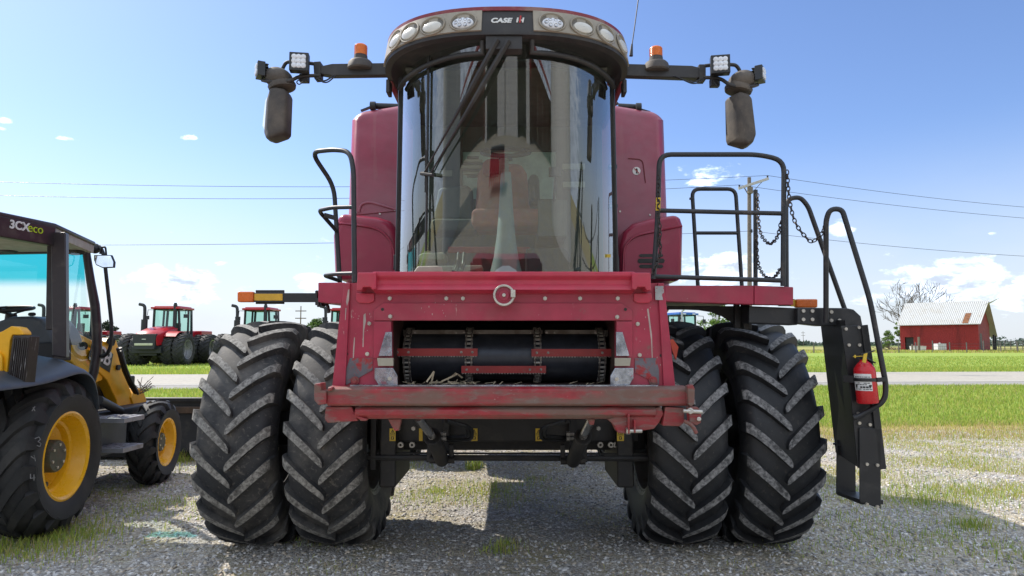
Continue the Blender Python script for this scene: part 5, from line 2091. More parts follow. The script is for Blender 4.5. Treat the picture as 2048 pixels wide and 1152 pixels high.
for sx in (-1, 1):
    mb.cut()
    mb.tube([V((sx * .85, -.3, 3.3)), V((sx * 1.35, -.35, 3.28)), V((sx * 1.38, -.35, 3.0))], .025, 5)
    mb.box((sx * 1.42, -.35, 2.9), (.26, .08, .3))
mb.split('mirror', m_trblk, bt, .02, 30)
for k, (x, y, s_) in enumerate(((.95, 1.1, .95), (-.95, 1.1, .95), (.9, -1.7, .72), (-.9, -1.7, .72))):
    w_ = wheel_at(x, y, .95 * s_, 1 if x > 0 else -1, bt, rw, tw, .1)
    w_.scale = (w_.scale[0] * s_ * .8, s_, s_)
pb = A(1372, 690, 50)
bt.location = (pb.x, pb.y, .55)
bt.rotation_euler = (0, 0, R(24))

# ================================================================= BARN
m_barn = mat('barn_red', (.33, .024, .022), .7, layers=(((.11, .02, .02), 1.2, .5, .7, .5, (1, 1, .15)),), var=.15)
m_barn2 = mat('barn_red_plain', (.24, .02, .02), .7, var=.2, vscale=2)
def roof_mat():
    m = mat('barn_roof', (.56, .56, .54), .5, .25, layers=(((.36, .33, .27), .9, .45, .75, .6, (1, .3, 1)), ((.30, .16, .07), 2.5, .66, .72, .6)), var=.1)
    return m
m_broof = roof_mat()
m_rust = mat('rust_sheet', (.22, .085, .03), .8, var=.3, vscale=3)
fl, fr_ = A(1802, 701, 97), A(1962, 703, 94.8)
GZ = .86
L_ = 9.3
Wb, He, Hr = 7.6, 3.75, 6.75
barn = thing('red_barn', 'red metal sided barn with pale tin roof and one rusty sheet beyond the road', 'barn', (0, 0, 0))
mb = MB()
# local: length along +X (0..L), front wall at y=0 facing -Y, depth to +Y
mb.bb(0, .55, 0, .15, 0, He)
mb.bb(1.65, L_, 0, .15, 0, He)
mb.bb(.55, 1.65, 0, .15, 1.95, He)
n = int(L_ / .19)
for i in range(n):
    x = (i + .5) * L_ / n
    z0_ = 1.95 if .5 < x < 1.7 else 0
    mb.bb(x - .035, x + .035, -.03, -.002, z0_, He)
wall = mb.build('front_wall', m_barn, barn, 0, 0)
mb = MB()
for x in (0, L_ - .15):
    mb.prism([V((x, .16, 0)), V((x, Wb, 0)), V((x, Wb, He)), V((x, Wb / 2, Hr)), V((x, .16, He))], (.15, 0, 0))
mb.bb(.16, L_ - .16, Wb - .1, Wb, 0, He)
mb.split('gable_wall', m_barn2, barn, 0, 0)
mb = MB()
mb.bb(L_ + .001, L_ + .02, .9, 2.0, 0, 2.4)
mb.bb(.6, 1.6, .3, .4, 0, 1.95)
mb.split('doorway', m_inkb, barn, 0, 0)
mb = MB()
ov = .45
for sgn in (1,):
    a = V((-.25, -ov, He - .16)); b = V((L_ + .35, -ov, He - .16))
    c_ = V((L_ + .75, Wb / 2, Hr + .12)); d = V((-.1, Wb / 2, Hr + .12))
    mb.prism([a, b, c_, d], (0, 0, .06))
    e = V((L_ + .55, Wb + 2.4, 2.0)); f_2 = V((-.1, Wb + 2.4, 2.0))
    mb.prism([d, c_, e, f_2], (0, 0, .06))
    n = 44
    for i in range(n + 1):
        t = i / n
        p, q = a.lerp(b, t) + V((0, 0, .075)), d.lerp(c_, t) + V((0, 0, .075))
        mb.bar(p, q, .07, .06)
    # hay hood point
    mb.prism([c_ + V((-.9, -1.1, -.86)), c_ + V((1.15, .0, .25)), c_ + V((-.9, 1.1, -.86))], (0, 0, .06))
roof_ = mb.build('barn_roof', m_broof, barn, 0, 0)
mb = MB()
def onroof(t, f, dz=.12):
    a = V((-.25, -ov, He - .16)); b = V((L_ + .35, -ov, He - .16)); c_ = V((L_ + .75, Wb / 2, Hr + .12)); d = V((-.1, Wb / 2, Hr + .12))
    return a.lerp(b, t).lerp(d.lerp(c_, t), f) + V((0, 0, dz))
mb.prism([onroof(.79, .02), onroof(.86, .02), onroof(.86, .44), onroof(.79, .44)], (0, 0, .02))
mb.build('rusty_sheet', m_rust, roof_, 0, 0)
mb = MB()
for y in (Wb + .9, Wb + 2.2):
    mb.bb(L_ + .2, L_ + .4, y, y + .2, 0, 2.3)
mb.split('lean_to_post', m_trblk, barn, 0, 0)
ang = math.atan2(fr_.y - fl.y - 5.0, fr_.x - fl.x)
ang = R(-44)
barn.location = (fl.x, fl.y, GZ)
barn.rotation_euler = (0, 0, ang)
bscale = 1.0


# ================================================================= TREES
m_bark = mat('bark', (.15, .125, .10), .9, var=.3, bump=.4, bscale=20)
def leaf_mat(name, c, isl=.35):
    m = mat(name, c, .6, island=isl, var=.1)
    nt = m.node_tree
    p = nt.nodes['Principled BSDF']
    out = nt.nodes['Material Output']
    tl = nd(nt, 'ShaderNodeBsdfTranslucent')
    tl.inputs[0].default_value = C([min(1, x * 1.5) for x in c])
    mx = nd(nt, 'ShaderNodeMixShader')
    mx.inputs[0].default_value = .35
    nt.links.new(p.outputs[0], mx.inputs[1])
    nt.links.new(tl.outputs[0], mx.inputs[2])
    nt.links.new(mx.outputs[0], out.inputs[0])
    return m
m_leaf = leaf_mat('leaf_green', (.065, .12, .022))
m_leaf2 = leaf_mat('leaf_fresh', (.11, .18, .035))
m_leafd = leaf_mat('leaf_dark', (.022, .035, .018))
m_leaffar = leaf_mat('leaf_far_haze', (.075, .105, .075), .25)  # leaf colour lightened, distance haze painted in


def leaf_cloud(centres, radii, n_per, size, rng):
    c = np.repeat(np.array(centres), n_per, axis=0)
    r = np.repeat(np.array(radii), n_per, axis=0)
    n = len(c)
    d = rng.normal(size=(n, 3))
    d /= np.linalg.norm(d, axis=1)[:, None]
    p = c + d * r * (rng.random((n, 1)) ** .45)
    a = rng.normal(size=(n, 3)); a /= np.linalg.norm(a, axis=1)[:, None]
    b = np.cross(a, rng.normal(size=(n, 3))); b /= np.linalg.norm(b, axis=1)[:, None]
    s = size * (.6 + .8 * rng.random((n, 1)))
    v = np.stack([p - a * s, p + b * s * .6, p + a * s, p - b * s * .6], axis=1).reshape(-1, 3)
    f = np.arange(n * 4).reshape(-1, 4)
    return v, f


def tree(name, label, loc, h, w, lm, n_clump=26, n_per=70, leaf=.13, seed=1, trunk_h=.35, group=None, cat='tree'):
    rng = np.random.default_rng(seed)
    rr = random.Random(seed)
    root = thing(name, label, cat, loc, group)
    mb = MB()
    mb.tube([V((0, 0, -.1)), V((.05 * w, 0, h * trunk_h)), V((-.04 * w, .02 * w, h * .7))], [.035 * h, .026 * h, .008 * h], 8)
    cs, rs = [], []
    for i in range(n_clump):
        z = h * (trunk_h * .8 + (1 - trunk_h * .8) * rr.random() ** .8)
        k = (z / h - trunk_h * .7) / (1 - trunk_h * .7)
        env = w * .5 * (max(.15, math.sin(math.pi * min(.97, max(.12, k * .8 + .18)))))
        a = rr.uniform(0, 6.28)
        rad_ = env * math.sqrt(rr.random())
        c_ = V((math.cos(a) * rad_, math.sin(a) * rad_, min(z, h * .97)))
        cs.append(tuple(c_))
        q = w * rr.uniform(.08, .17)
        rs.append((q, q, q * .8))
        mb.tube([V((0, 0, h * trunk_h * rr.uniform(.7, 1.4))), c_ * .6 + V((0, 0, h * .14)), c_], [.012 * h, .007 * h, .003 * h], 5)
    mb.build('trunk', m_bark, root, 0, 50)
    v, f = leaf_cloud(cs, rs, n_per, leaf, rng)
    npmesh('crown', v, f, lm, root)
    return root


pt = A(1428, 700, 72)
tree('leafy_tree', 'green leafy tree growing just behind the blue tractor', (pt.x + .4, 72, .7), 5.1, 4.8, m_leaf2, 44, 90, .12, 4, .2)
pt = A(632, 690, 105)
tree('leafy_tree', 'pale green tree beyond the road, between thin far pole and combine face', (pt.x, 105, .85), 4.6, 5.2, m_leaf, 40, 80, .15, 5, .2)
pt = A(214, 690, 85)
tree('dark_tree', 'dark round tree behind the red tractor seen through the loader cab', (pt.x, 85, .8), 3.7, 3.6, m_leafd, 34, 80, .12, 6, .2)
pt = A(1783, 690, 108)
tree('leafy_tree', 'small green tree standing against the end of the barn', (pt.x + .6, 106, .9), 4.8, 2.6, m_leaf2, 24, 60, .13, 8, .15)
pt = A(1778, 690, 112)
tree('shrub', 'broad low shrub beside the small tree at the barn end', (pt.x - 1.2, 110, .9), 2.9, 3.2, m_leaf2, 20, 60, .13, 9, .1, cat='shrub')

# bare tree behind the barn
pt = A(1838, 690, 116)
BARE = 1
bare = thing('bare_tree', 'leafless spreading tree rising behind the barn roof', 'tree', (pt.x, 118, .9))
mbt, mbb = MB(), MB()
rr = random.Random(5)
def branch(mb, p, d, L, r, lev):
    k = 4
    pts = [p]
    dd = d.normalized()
    for i in range(k):
        dd = (dd + V((rr.uniform(-.22, .22), rr.uniform(-.22, .22), rr.uniform(-.08, .16)))).normalized()
        pts.append(pts[-1] + dd * L / k)
    r1 = r * .55
    mb.tube(pts, [r + (r1 - r) * i / k for i in range(k + 1)], 5 if lev > 1 else 7)
    if lev < 5:
        for j in range(3 if lev < 4 else 2):
            i = rr.choice([2, 3, 4]) if j else 4
            ax_ = V((rr.uniform(-1, 1), rr.uniform(-1, 1), rr.uniform(-.35, .75)))
            nd_ = (dd * .85 + ax_.normalized() * .75)
            branch(mbb, pts[i], nd_, L * rr.uniform(.62, .8), max(.030, r1 * rr.uniform(.6, .9)), lev + 1)
branch(mbt, V((0, 0, -.1)), V((.0, 0, 1)), 2.6, .32, 0)
for j in range(5):
    a = R(72 * j + 20)
    branch(mbb, V((0, 0, 2.4)), V((math.cos(a), math.sin(a), .75)), 2.9, .15, 1)
mbt.build('trunk', m_bark, bare, 0, 50)
mbb.build('branches', m_bark, bare, 0, 50)
bare.scale = (1.0, 1.0, 1.35)

# ================================================================= POLES AND WIRES
m_wood = mat('weathered_wood', (.20, .165, .125), .85, layers=(((.08, .06, .05), 9, .5, .7, .5, (1, 1, .1)),), var=.2)
m_arm = mat('crossarm_grey', (.46, .45, .41), .7, var=.15)
m_wire = mat('wire_grey', (.05, .055, .06), .5, .3, var=0)
base = A(1503, 690, 34)
PX, PYY = base.x, 34.0
pole = thing('utility_pole', 'weathered wooden utility pole with tilted pale crossarm, seen through the platform railing', 'utility pole', (PX, PYY, .5))
OFF = V((PX, PYY, .5))
ztop = A(1511, 355, 34).z
mb = MB()
mb.tube([V((PX - .12, PYY, .3)), V((PX + .13, PYY, ztop))], .13, 14, r1=.09)
mb.build('pole_shaft', m_wood, pole, 0, 40)
mb = MB()
ca, cb = A(1477, 377, 33.8), A(1537, 357, 33.8)
mb.bar(ca, cb, .11, .13)
ctr = (ca + cb) / 2
mb.build('crossarm', m_arm, pole, .01, 30)
mb = MB()
mb.bar(ca.lerp(cb, .2) + V((0, .1, 0)), V((PX + .1, PYY, ztop - .95)), .05, .03)
mb.bar(ca.lerp(cb, .85) + V((0, .1, 0)), V((PX + .1, PYY, ztop - .95)), .05, .03)
mb.cyl(V((PX + .1, PYY - .16, ztop - .55)), V((PX + .1, PYY - .16, ztop - .85)), .14, 12)
mb.split('brace', m_wood, pole, 0, 40)
mb = MB()
ins = []
for t in (.03, .97):
    mb.cut()
    p = ca.lerp(cb, t)
    mb.lathe([(.02, .06), (.05, .08), (.03, .11), (.055, .13), (.02, .18)], p, (0, 0, 1), 10, cap=True)
    ins.append(p + V((0, 0, .17)))
ins.append(A(1503, 462, 33.9))
mb.cut()
mb.lathe([(.05, -.08), (.05, .08)], ins[2], (0, 0, 1), 10, cap=True)
mb.split('insulator', m_trblk, pole, 0, 40)
wires = [('upper power line running along the road from the crossarm tip', ins[1], A(0, 364, 29.5), A(2048, 402, 38)),
         ('middle power line running along the road from the low end of the crossarm', ins[0], A(0, 391, 29.5), A(2048, 424, 38)),
         ('lowest line along the road, fixed to the pole below its crossarm', ins[2], A(0, 490, 29.5), A(2048, 500, 38))]
for lab, p, ql, qr in wires:
    OFF = V(p)
    mb = MB()
    pts = []
    el, er = p + (ql - p) * 1.25, p + (qr - p) * 1.7
    for k in range(24, -1, -1):
        t = k / 24 * 1.25
        q = p.lerp(ql, t)
        sag = 1.0 * (t * (1 - t)) * (1.5 if lab[0] != 'l' else .8)
        pts.append(q - V((0, 0, sag)))
    for k in range(1, 17):
        t = k / 16 * 1.7
        q = p.lerp(qr, t)
        pts.append(q - V((0, 0, .5 * t * (1.7 - t))))
    mb.tube(pts, .011, 5)
    w_ = mb.build('power_line', m_wire, None, 0, 60)
    w_.location = OFF
    tag(w_, lab, 'power line', 'power lines along the road')
OFF = V((0, 0, 0))
def far_pole(px, ptop, Y, lab, arms=2):
    b = A(px, 690, Y)
    root = thing('utility_pole', lab, 'utility pole', (b.x, Y, .9), 'distant utility poles')
    zt_ = A(px, ptop, Y).z - .9
    mb = MB()
    mb.tube([V((0, 0, -.2)), V((0, 0, zt_))], .17, 8, r1=.11)
    mb.build('pole_shaft', m_wood, root, 0, 40)
    mb = MB()
    for k in range(arms):
        mb.bb(-1.2, 1.2, -.08, .08, zt_ - 1.2 - k * 1.6, zt_ - 1.0 - k * 1.6)
    mb.split('crossarm', m_wood, root, 0, 0)
far_pole(600, 612, 150, 'thin far pole seen between the third tractor and the combine')
far_pole(1607, 662, 420, 'tiny far pole just left of the black ladder', 2)
far_pole(1737, 668, 420, 'tiny far pole between the ladder and the barn, nearer the ladder', 1)
far_pole(1760, 672, 520, 'tiny far pole between the ladder and the barn, nearer the barn', 1)

# ================================================================= FENCES AND YARD ITEMS
m_post = mat('fence_post', (.13, .12, .11), .8, var=.2)
OFF = V((0, 0, 0))
wf = thing('wire_fence', 'thin wire fence on dark posts along the edge of the lawn before the barn', 'fence', (30, 80, .8))
OFF = V((30, 80, .8))
mbw = MB()
prev = None
for k in range(16):
    px = 1560 + k * 34
    p = A(px, 705, 80 + k * .35)
    p.z = .80
    mb = MB()
    mb.bb(p.x - .05, p.x + .05, p.y - .05, p.y + .05, .7, 2.05 if k % 3 else 2.25)
    mb.build('post', m_post, wf, 0, 0)
    if prev is not None:
        for z_ in (1.15, 1.5, 1.85):
            mbw.tube([V((prev.x, prev.y, z_)), V((p.x, p.y, z_))], .014, 4)
    prev = p
mbw.build('wire', m_wire, wf, 0, 0)
OFF = V((60, 100, .9))
pf = thing('pipe_fence', 'dark pipe rail fence running right from the barn', 'fence', OFF)
mbw = MB()
prev = None
for k in range(9):
    p = A(1986 + k * 12, 700, 103)
    mb = MB()
    mb.cyl((p.x, p.y, .7), (p.x, p.y, 2.35), .06, 6)
    mb.build('post', m_post, pf, 0, 30)
    if prev is not None:
        for z_ in (1.2, 1.55, 1.9, 2.25):
            mbw.tube([V((prev.x, prev.y, z_)), V((p.x, p.y, z_))], .035, 5)
    prev = p
mbw.build('rail', m_post, pf, 0, 30)
OFF = V((0, 0, 0))
def yard(name, label, cat, px, Y, w, h, d, m_, fn=None):
    p = A(px, 700, Y)
    root = thing(name, label, cat, (p.x, Y, .86))
    fn(root, w, h, d, m_)
def ibc(root, w, h, d, m_):
    mb = MB(); mb.bb(-w / 2, w / 2, -d / 2, d / 2, .15, h); mb.cyl((0, 0, h), (0, 0, h + .1), .12, 10)
    mb.build('tank', m_, root, .06, 30)
    mb = MB()
    for i in range(5):
        x = -w / 2 + i * w / 4
        mb.bb(x - .02, x + .02, -d / 2 - .03, -d / 2 - .01, .0, h)
    for i in range(4):
        z_ = .1 + i * (h - .1) / 3
        mb.bb(-w / 2 - .03, w / 2 + .03, -d / 2 - .06, -d / 2 - .035, z_ - .02, z_ + .02)
    mb.bb(-w / 2, w / 2, -d / 2, d / 2, 0, .12)
    mb.build('cage', m_trrim, root, 0, 0)
yard('water_tote', 'white caged water tote standing against the barn front', 'tote', 1880, 92.3, 1.1, 1.05, 1.0, m_white, ibc)
def trough(root, w, h, d, m_):
    mb = MB()
    mb.lathe([(.9, 0), (1.0, h), (.94, h), (.85, .1), (.01, .1)], (0, 0, 0), (0, 0, 1), 20)
    mb.build('tub', m_, root, 0, 40)
    mb = MB()
    mb.bb(-.7, .6, -.3, .3, h * .6, h * 1.05)
    mb.build('lid', m_beige, root, .03, 30)
yard('stock_tank', 'low white stock tank with a board on it near the barn door', 'stock tank', 1836, 92.5, 1, .72, 1, m_white, trough)
def wpost(root, w, h, d, m_):
    mb = MB()
    mb.tube([V((0, 0, -.1)), V((.05, 0, h))], w, 8, r1=w * .8)
    mb.bb(-.02, .02, -w - .04, -w, h - .4, h - .2)
    mb.build('shaft', m_, root, 0, 40)
yard('wooden_post', 'short grey wooden post in front of the stock tank', 'post', 1838, 88, .17, 1.9, .2, m_wood, wpost)
yard('wooden_post', 'short grey wooden post between the barn doorway and the stock tank', 'post', 1824, 92, .12, 1.0, .2, m_wood, wpost)
mb = MB()
rr = random.Random(8)
for i in range(70):
    c_ = V((rr.gauss(0, .9), rr.gauss(0, .5), abs(rr.gauss(0, .28))))
    mb.bar(c_, c_ + V((rr.uniform(-.8, .8), rr.uniform(-.5, .5), rr.uniform(-.1, .35))), .05, .05)
bp = A(1786, 700, 100)
br = mb.build('brush_pile', m_wood, None, 0, 0, loc=(bp.x, 100, .9))
tag(br, 'low pile of brown branches near the small tree by the barn', 'brush pile')
# ================================================================= GROUND
OFF = V((0, 0, 0))
SL = .08


def ss(a, b, x):
    t = np.clip((x - a) / (b - a), 0, 1)
    return t * t * (3 - 2 * t)


def zground(x, y):
    yp = np.asarray(y) - SL * np.clip(np.asarray(x), -400, 400)
    return .42 * ss(14.5, 20.2, yp) + .10 * ss(31, 42, yp) + .34 * ss(42, 95, yp) + .14 * ss(95, 300, yp)


def grid_sheet(name, xs, yps, mats, dz=0., parent=None):
    X, YP = np.meshgrid(np.array(xs, dtype=float), np.array(yps, dtype=float), indexing='ij')
    Y = YP + SL * np.clip(X, -400, 400)
    Z = zground(X, Y) + dz
    v = np.stack([X, Y, Z], -1).reshape(-1, 3)
    nx, ny = len(xs), len(yps)
    i, j = np.meshgrid(np.arange(nx - 1), np.arange(ny - 1), indexing='ij')
    a = (i * ny + j).ravel()
    f = np.stack([a, a + ny, a + ny + 1, a + 1], -1)
    ob = npmesh(name, v, f, mats)
    return ob


def ground_mat():
    m = bpy.data.materials.new('grass_ground')
    m.use_nodes = True
    nt = m.node_tree
    p = nt.nodes['Principled BSDF']
    p.inputs['Roughness'].default_value = .9
    p.inputs['Specular IOR Level'].default_value = .2
    tc = nd(nt, 'ShaderNodeTexCoord').outputs['Object']
    sx = nd(nt, 'ShaderNodeSeparateXYZ')
    nt.links.new(tc, sx.inputs[0])
    yp = math_(nt, 'MULTIPLY_ADD', sx.outputs[0], -SL, sx.outputs[1])
    wob = noise(nt, tc, .35, 4)
    ypn = math_(nt, 'MULTIPLY_ADD', math_(nt, 'SUBTRACT', wob, .5), 1.6, yp)
    g = mix(nt, (.22, .30, .052), (.28, .36, .07), noise(nt, tc, .45, 6, .65))
    g = mix(nt, g, (.38, .37, .10), ramp(nt, noise(nt, tc, 1.6, 5, .7, 0, (.35, 1.6, 1)), .52, .75, 0, .5))
    g = mix(nt, g, (.08, .135, .022), ramp(nt, noise(nt, tc, 14, 4, .7), .5, .75, 0, .7))
    dry = mix(nt, (.42, .34, .17), (.32, .27, .13), noise(nt, tc, 5, 5, .7))
    c = mix(nt, dry, g, ramp(nt, ypn, 13.4, 14.8))
    far = mix(nt, (.26, .26, .07), (.34, .31, .11), noise(nt, tc, .05, 5, .6, 0, (.2, 1, 1)))
    c = mix(nt, c, far, ramp(nt, yp, 74, 82))
    c = mix(nt, c, (.09, .13, .035), ramp(nt, yp, 260, 420))
    nt.links.new(c, p.inputs['Base Color'])
    b = nd(nt, 'ShaderNodeBump')
    b.inputs['Strength'].default_value = .6
    b.inputs['Distance'].default_value = .05
    nt.links.new(noise(nt, tc, 9, 5, .7), b.inputs['Height'])
    nt.links.new(b.outputs[0], p.inputs['Normal'])
    return m


xs = sorted(set([-6000, -2500, -1200, -600, -400, -250] + list(range(-160, 161, 8)) + [250, 400, 600, 1200, 2500, 6000]))
yps = sorted(set([-150, -60, -20, 0, 8, 12, 14.5] + [14.5 + .6 * k for k in range(12)] + [22, 26, 31, 33, 36, 39, 42, 46, 52, 60, 70, 80, 95, 115, 150, 200, 300, 450, 800, 1500, 3000, 7000]))
gr = grid_sheet('ground', xs, yps, ground_mat())
tag(gr, kind='structure')


def gravel_mat():
    m = bpy.data.materials.new('gravel')
    m.use_nodes = True
    nt = m.node_tree
    p = nt.nodes['Principled BSDF']
    p.inputs['Roughness'].default_value = .85
    p.inputs['Specular IOR Level'].default_value = .3
    tc = nd(nt, 'ShaderNodeTexCoord').outputs['Object']
    def vor(scale):
        v = nd(nt, 'ShaderNodeTexVoronoi')
        v.inputs['Scale'].default_value = scale
        v.inputs['Randomness'].default_value = 1
        nt.links.new(tc, v.inputs['Vector'])
        return v
    v1, v2 = vor(34), vor(75)
    sp = nd(nt, 'ShaderNodeSeparateColor')
    nt.links.new(v1.outputs['Color'], sp.inputs[0])
    sp2 = nd(nt, 'ShaderNodeSeparateColor')
    nt.links.new(v2.outputs['Color'], sp2.inputs[0])
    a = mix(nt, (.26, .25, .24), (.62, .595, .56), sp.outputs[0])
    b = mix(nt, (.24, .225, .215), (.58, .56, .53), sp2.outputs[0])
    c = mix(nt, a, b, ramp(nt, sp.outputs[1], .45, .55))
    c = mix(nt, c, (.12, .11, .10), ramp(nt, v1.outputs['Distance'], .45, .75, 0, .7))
    big = noise(nt, tc, .8, 6, .65)
    c = mix(nt, c, (.50, .41, .25), ramp(nt, big, .34, .66, 0, .5))
    c = mix(nt, c, (.34, .30, .12), ramp(nt, noise(nt, tc, 1.4, 6, .7, .4), .46, .70, 0, .62))
    nt.links.new(c, p.inputs['Base Color'])
    bm = nd(nt, 'ShaderNodeBump')
    bm.inputs['Strength'].default_value = 1.
    bm.inputs['Distance'].default_value = .018
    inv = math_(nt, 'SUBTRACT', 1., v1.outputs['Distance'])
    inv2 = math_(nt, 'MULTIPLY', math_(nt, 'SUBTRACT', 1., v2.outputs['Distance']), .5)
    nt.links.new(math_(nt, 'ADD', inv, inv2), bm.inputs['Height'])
    nt.links.new(bm.outputs[0], p.inputs['Normal'])
    return m


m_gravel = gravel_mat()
xs2 = list(np.linspace(-60, 60, 241))
X = np.array(xs2)
edge = 13.0 + .35 * np.sin(X * 1.7) + .3 * np.sin(X * .6 + 1) + .18 * np.sin(X * 5.1)
rows_ = 16
V_, Fq = [], []
for i, x in enumerate(xs2):
    for j in range(rows_):
        t = j / (rows_ - 1)
        yp = -60 + (edge[i] + 60) * (1 - (1 - t) ** 2)
        y = yp + SL * x
        V_.append((x, y, float(zground(x, y)) + .006))
for i in range(len(xs2) - 1):
    for j in range(rows_ - 1):
        a = i * rows_ + j
        Fq.append((a, a + rows_, a + rows_ + 1, a + 1))
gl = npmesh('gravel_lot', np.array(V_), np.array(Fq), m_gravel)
tag(gl, kind='structure')

# loose stones
m_stone = mat('stone', (.52, .505, .485), .85, island=.5, var=.25, vscale=40, bump=.2)
m_stone2 = mat('stone_warm', (.50, .43, .34), .85, island=.45, var=.25, vscale=40)


def frustum_pts(n, y0, y1, rng, pw=1.0, margin=.3, xmax=99):
    y = y0 + (y1 - y0) * rng.random(n) ** pw
    x = (rng.random(n) * 2 - 1) * (y * .76 + margin)
    return x, y


def stones(n, y0, y1, s0, s1, mats, rng):
    x, y = frustum_pts(n, y0, y1, rng, 1.15)
    keep = (y - SL * x) < 13.4
    x, y = x[keep], y[keep]
    n = len(x)
    s = s0 + (s1 - s0) * rng.random(n) ** 2.2
    base = np.array([(1, 0, 0), (-1, 0, 0), (0, 1, 0), (0, -1, 0), (0, 0, 1), (0, 0, -1)], dtype=float)
    v = base[None] + rng.normal(scale=.24, size=(n, 6, 3))
    v *= (s[:, None, None] * (np.array([1, .8, .55])[None, None] * (1 + rng.normal(scale=.15, size=(n, 1, 3)))))
    a = rng.random(n) * 6.283
    ca, sa = np.cos(a)[:, None], np.sin(a)[:, None]
    vx = v[:, :, 0] * ca - v[:, :, 1] * sa
    vy = v[:, :, 0] * sa + v[:, :, 1] * ca
    tilt = rng.normal(scale=.35, size=(n, 1))
    vz = v[:, :, 2] + vx * tilt
    z = zground(x, y)
    P = np.stack([vx + x[:, None], vy + y[:, None], vz + (z + s * .18)[:, None]], -1).reshape(-1, 3)
    fb = np.array([(0, 2, 4), (2, 1, 4), (1, 3, 4), (3, 0, 4), (2, 0, 5), (1, 2, 5), (3, 1, 5), (0, 3, 5)])
    Fc = (fb[None] + (np.arange(n) * 6)[:, None, None]).reshape(-1, 3)
    mi = np.repeat((rng.random(n) < .3).astype(int), 8)
    return P, Fc, mi


P, Fc, mi = stones(130000, 4.6, 15.5, .008, .028, None, RNG)
so = npmesh('loose_stones', P, Fc, [m_stone, m_stone2], None, mi)
tag(so, kind='stuff')

# ---- road
m_road = mat('road_surface', (.40, .365, .305), .85, layers=(((.33, .305, .26), .6, .45, .7, .5, (.15, 1, 1)), ((.45, .41, .35), 30, .5, .7, .4), ((.26, .245, .22), 1.6, .64, .68, .5, (.06, 1.2, 1))), var=.15, bump=.2, bscale=90)
m_shoul = mat('shoulder_asphalt', (.30, .285, .26), .9, layers=(((.40, .38, .34), 25, .5, .7, .5),), var=.2, bump=.2)
xr_ = list(np.linspace(-160, 160, 161))
rd = grid_sheet('road', xr_, [22.7, 24, 26, 28, 30, 31], m_road, .030)
tag(rd, kind='structure')
sh = grid_sheet('road_shoulder', xr_, [20.7, 21.5, 22.7], m_shoul, .026)
tag(sh, kind='structure')
ln = grid_sheet('road_line', xr_, [23.0, 23.15], mat('road_white', (.62, .62, .58), .7, layers=(((.3, .29, .27), 20, .55, .7, .6),), var=.1), .035)
tag(ln, kind='structure')
ln2 = grid_sheet('road_line', xr_, [30.45, 30.58], m_white, .035)
tag(ln2, kind='structure')

# ---- grass
m_blade = leaf_mat('grass_blade', (.26, .345, .055), .35)
m_blade_y = leaf_mat('grass_yellow', (.42, .42, .085), .35)
m_blade_d = leaf_mat('grass_dry', (.46, .36, .17), .35)


def blades(x, y, h, rng, w=.006, lean=.45, z=None):
    n = len(x)
    z = zground(x, y) if z is None else z
    a = rng.random(n) * 6.283
    dx, dy = np.cos(a), np.sin(a)
    l = lean * h * rng.random(n)
    b = rng.random(n) * 6.283
    wx, wy = np.cos(b) * w, np.sin(b) * w
    p0 = np.stack([x - wx, y - wy, z - .01], -1)
    p1 = np.stack([x + wx, y + wy, z - .01], -1)
    m0 = np.stack([x + dx * l * .35 - wx * .7, y + dy * l * .35 - wy * .7, z + h * .6], -1)
    m1 = np.stack([x + dx * l * .35 + wx * .7, y + dy * l * .35 + wy * .7, z + h * .6], -1)
    t = np.stack([x + dx * l, y + dy * l, z + h], -1)
    v = np.stack([p0, p1, m1, m0, t], 1).reshape(-1, 3)
    k = (np.arange(n) * 5)[:, None]
    f = np.concatenate([k + np.array([[0, 1, 2]]), k + np.array([[0, 2, 3]]), k + np.array([[3, 2, 4]])], 1).reshape(-1, 3)
    return v, f


def scatter(name, n, y0, y1, h0, h1, mats, probs, w, rng, pw=1., clump=0., x0=-99, x1=99):
    yp = y0 + (y1 - y0) * rng.random(n) ** pw
    ymid = yp
    x = (rng.random(n) * 2 - 1) * (ymid * .80 + 1)
    y = yp + SL * x
    k = (x > x0) & (x < x1)
    if clump:
        f = np.sin(x * 2.1 + np.sin(y * 3.3)) + np.sin(y * 2.7 + 1.3 * np.sin(x * 1.9)) + .8 * np.sin(x * 5.7 + y * 4.1)
        k &= (f + rng.normal(scale=.5, size=n)) > clump
    x, y = x[k], y[k]
    n = len(x)
    h = h0 + (h1 - h0) * rng.random(n) ** 1.5
    v, f = blades(x, y, h, rng, w)
    mi = np.repeat(rng.choice(len(mats), size=n, p=probs), 3)
    o = npmesh(name, v, f, mats, None, mi)
    tag(o, kind='stuff')
    return o


scatter('grass_verge', 120000, 13.9, 20.75, .04, .12, [m_blade, m_blade_y, m_blade_d], [.72, .22, .06], .008, RNG)
scatter('dry_grass', 34000, 11.9, 14.6, .03, .10, [m_blade_d, m_blade_y, m_blade], [.66, .24, .10], .006, RNG)
scatter('roadside_grass', 42000, 31, 36, .06, .20, [m_blade, m_blade_y], [.7, .3], .013, RNG)
scatter('lawn_grass', 50000, 36, 62, .05, .12, [m_blade, m_blade_y], [.75, .25], .02, RNG)
scatter('field_grass', 26000, 78, 92, .12, .35, [m_blade_y, m_blade_d, m_blade], [.5, .2, .3], .05, RNG)
scatter('gravel_weeds', 46000, 4.8, 13.2, .012, .05, [m_blade, m_blade_y, m_blade_d], [.25, .45, .3], .003, RNG, 1., 1.35)

scatter('weedy_gravel', 110000, 7.2, 13.3, .015, .07, [m_blade_y, m_blade_d, m_blade], [.52, .33, .15], .0042, RNG, .9, .1, 3.6, 14)


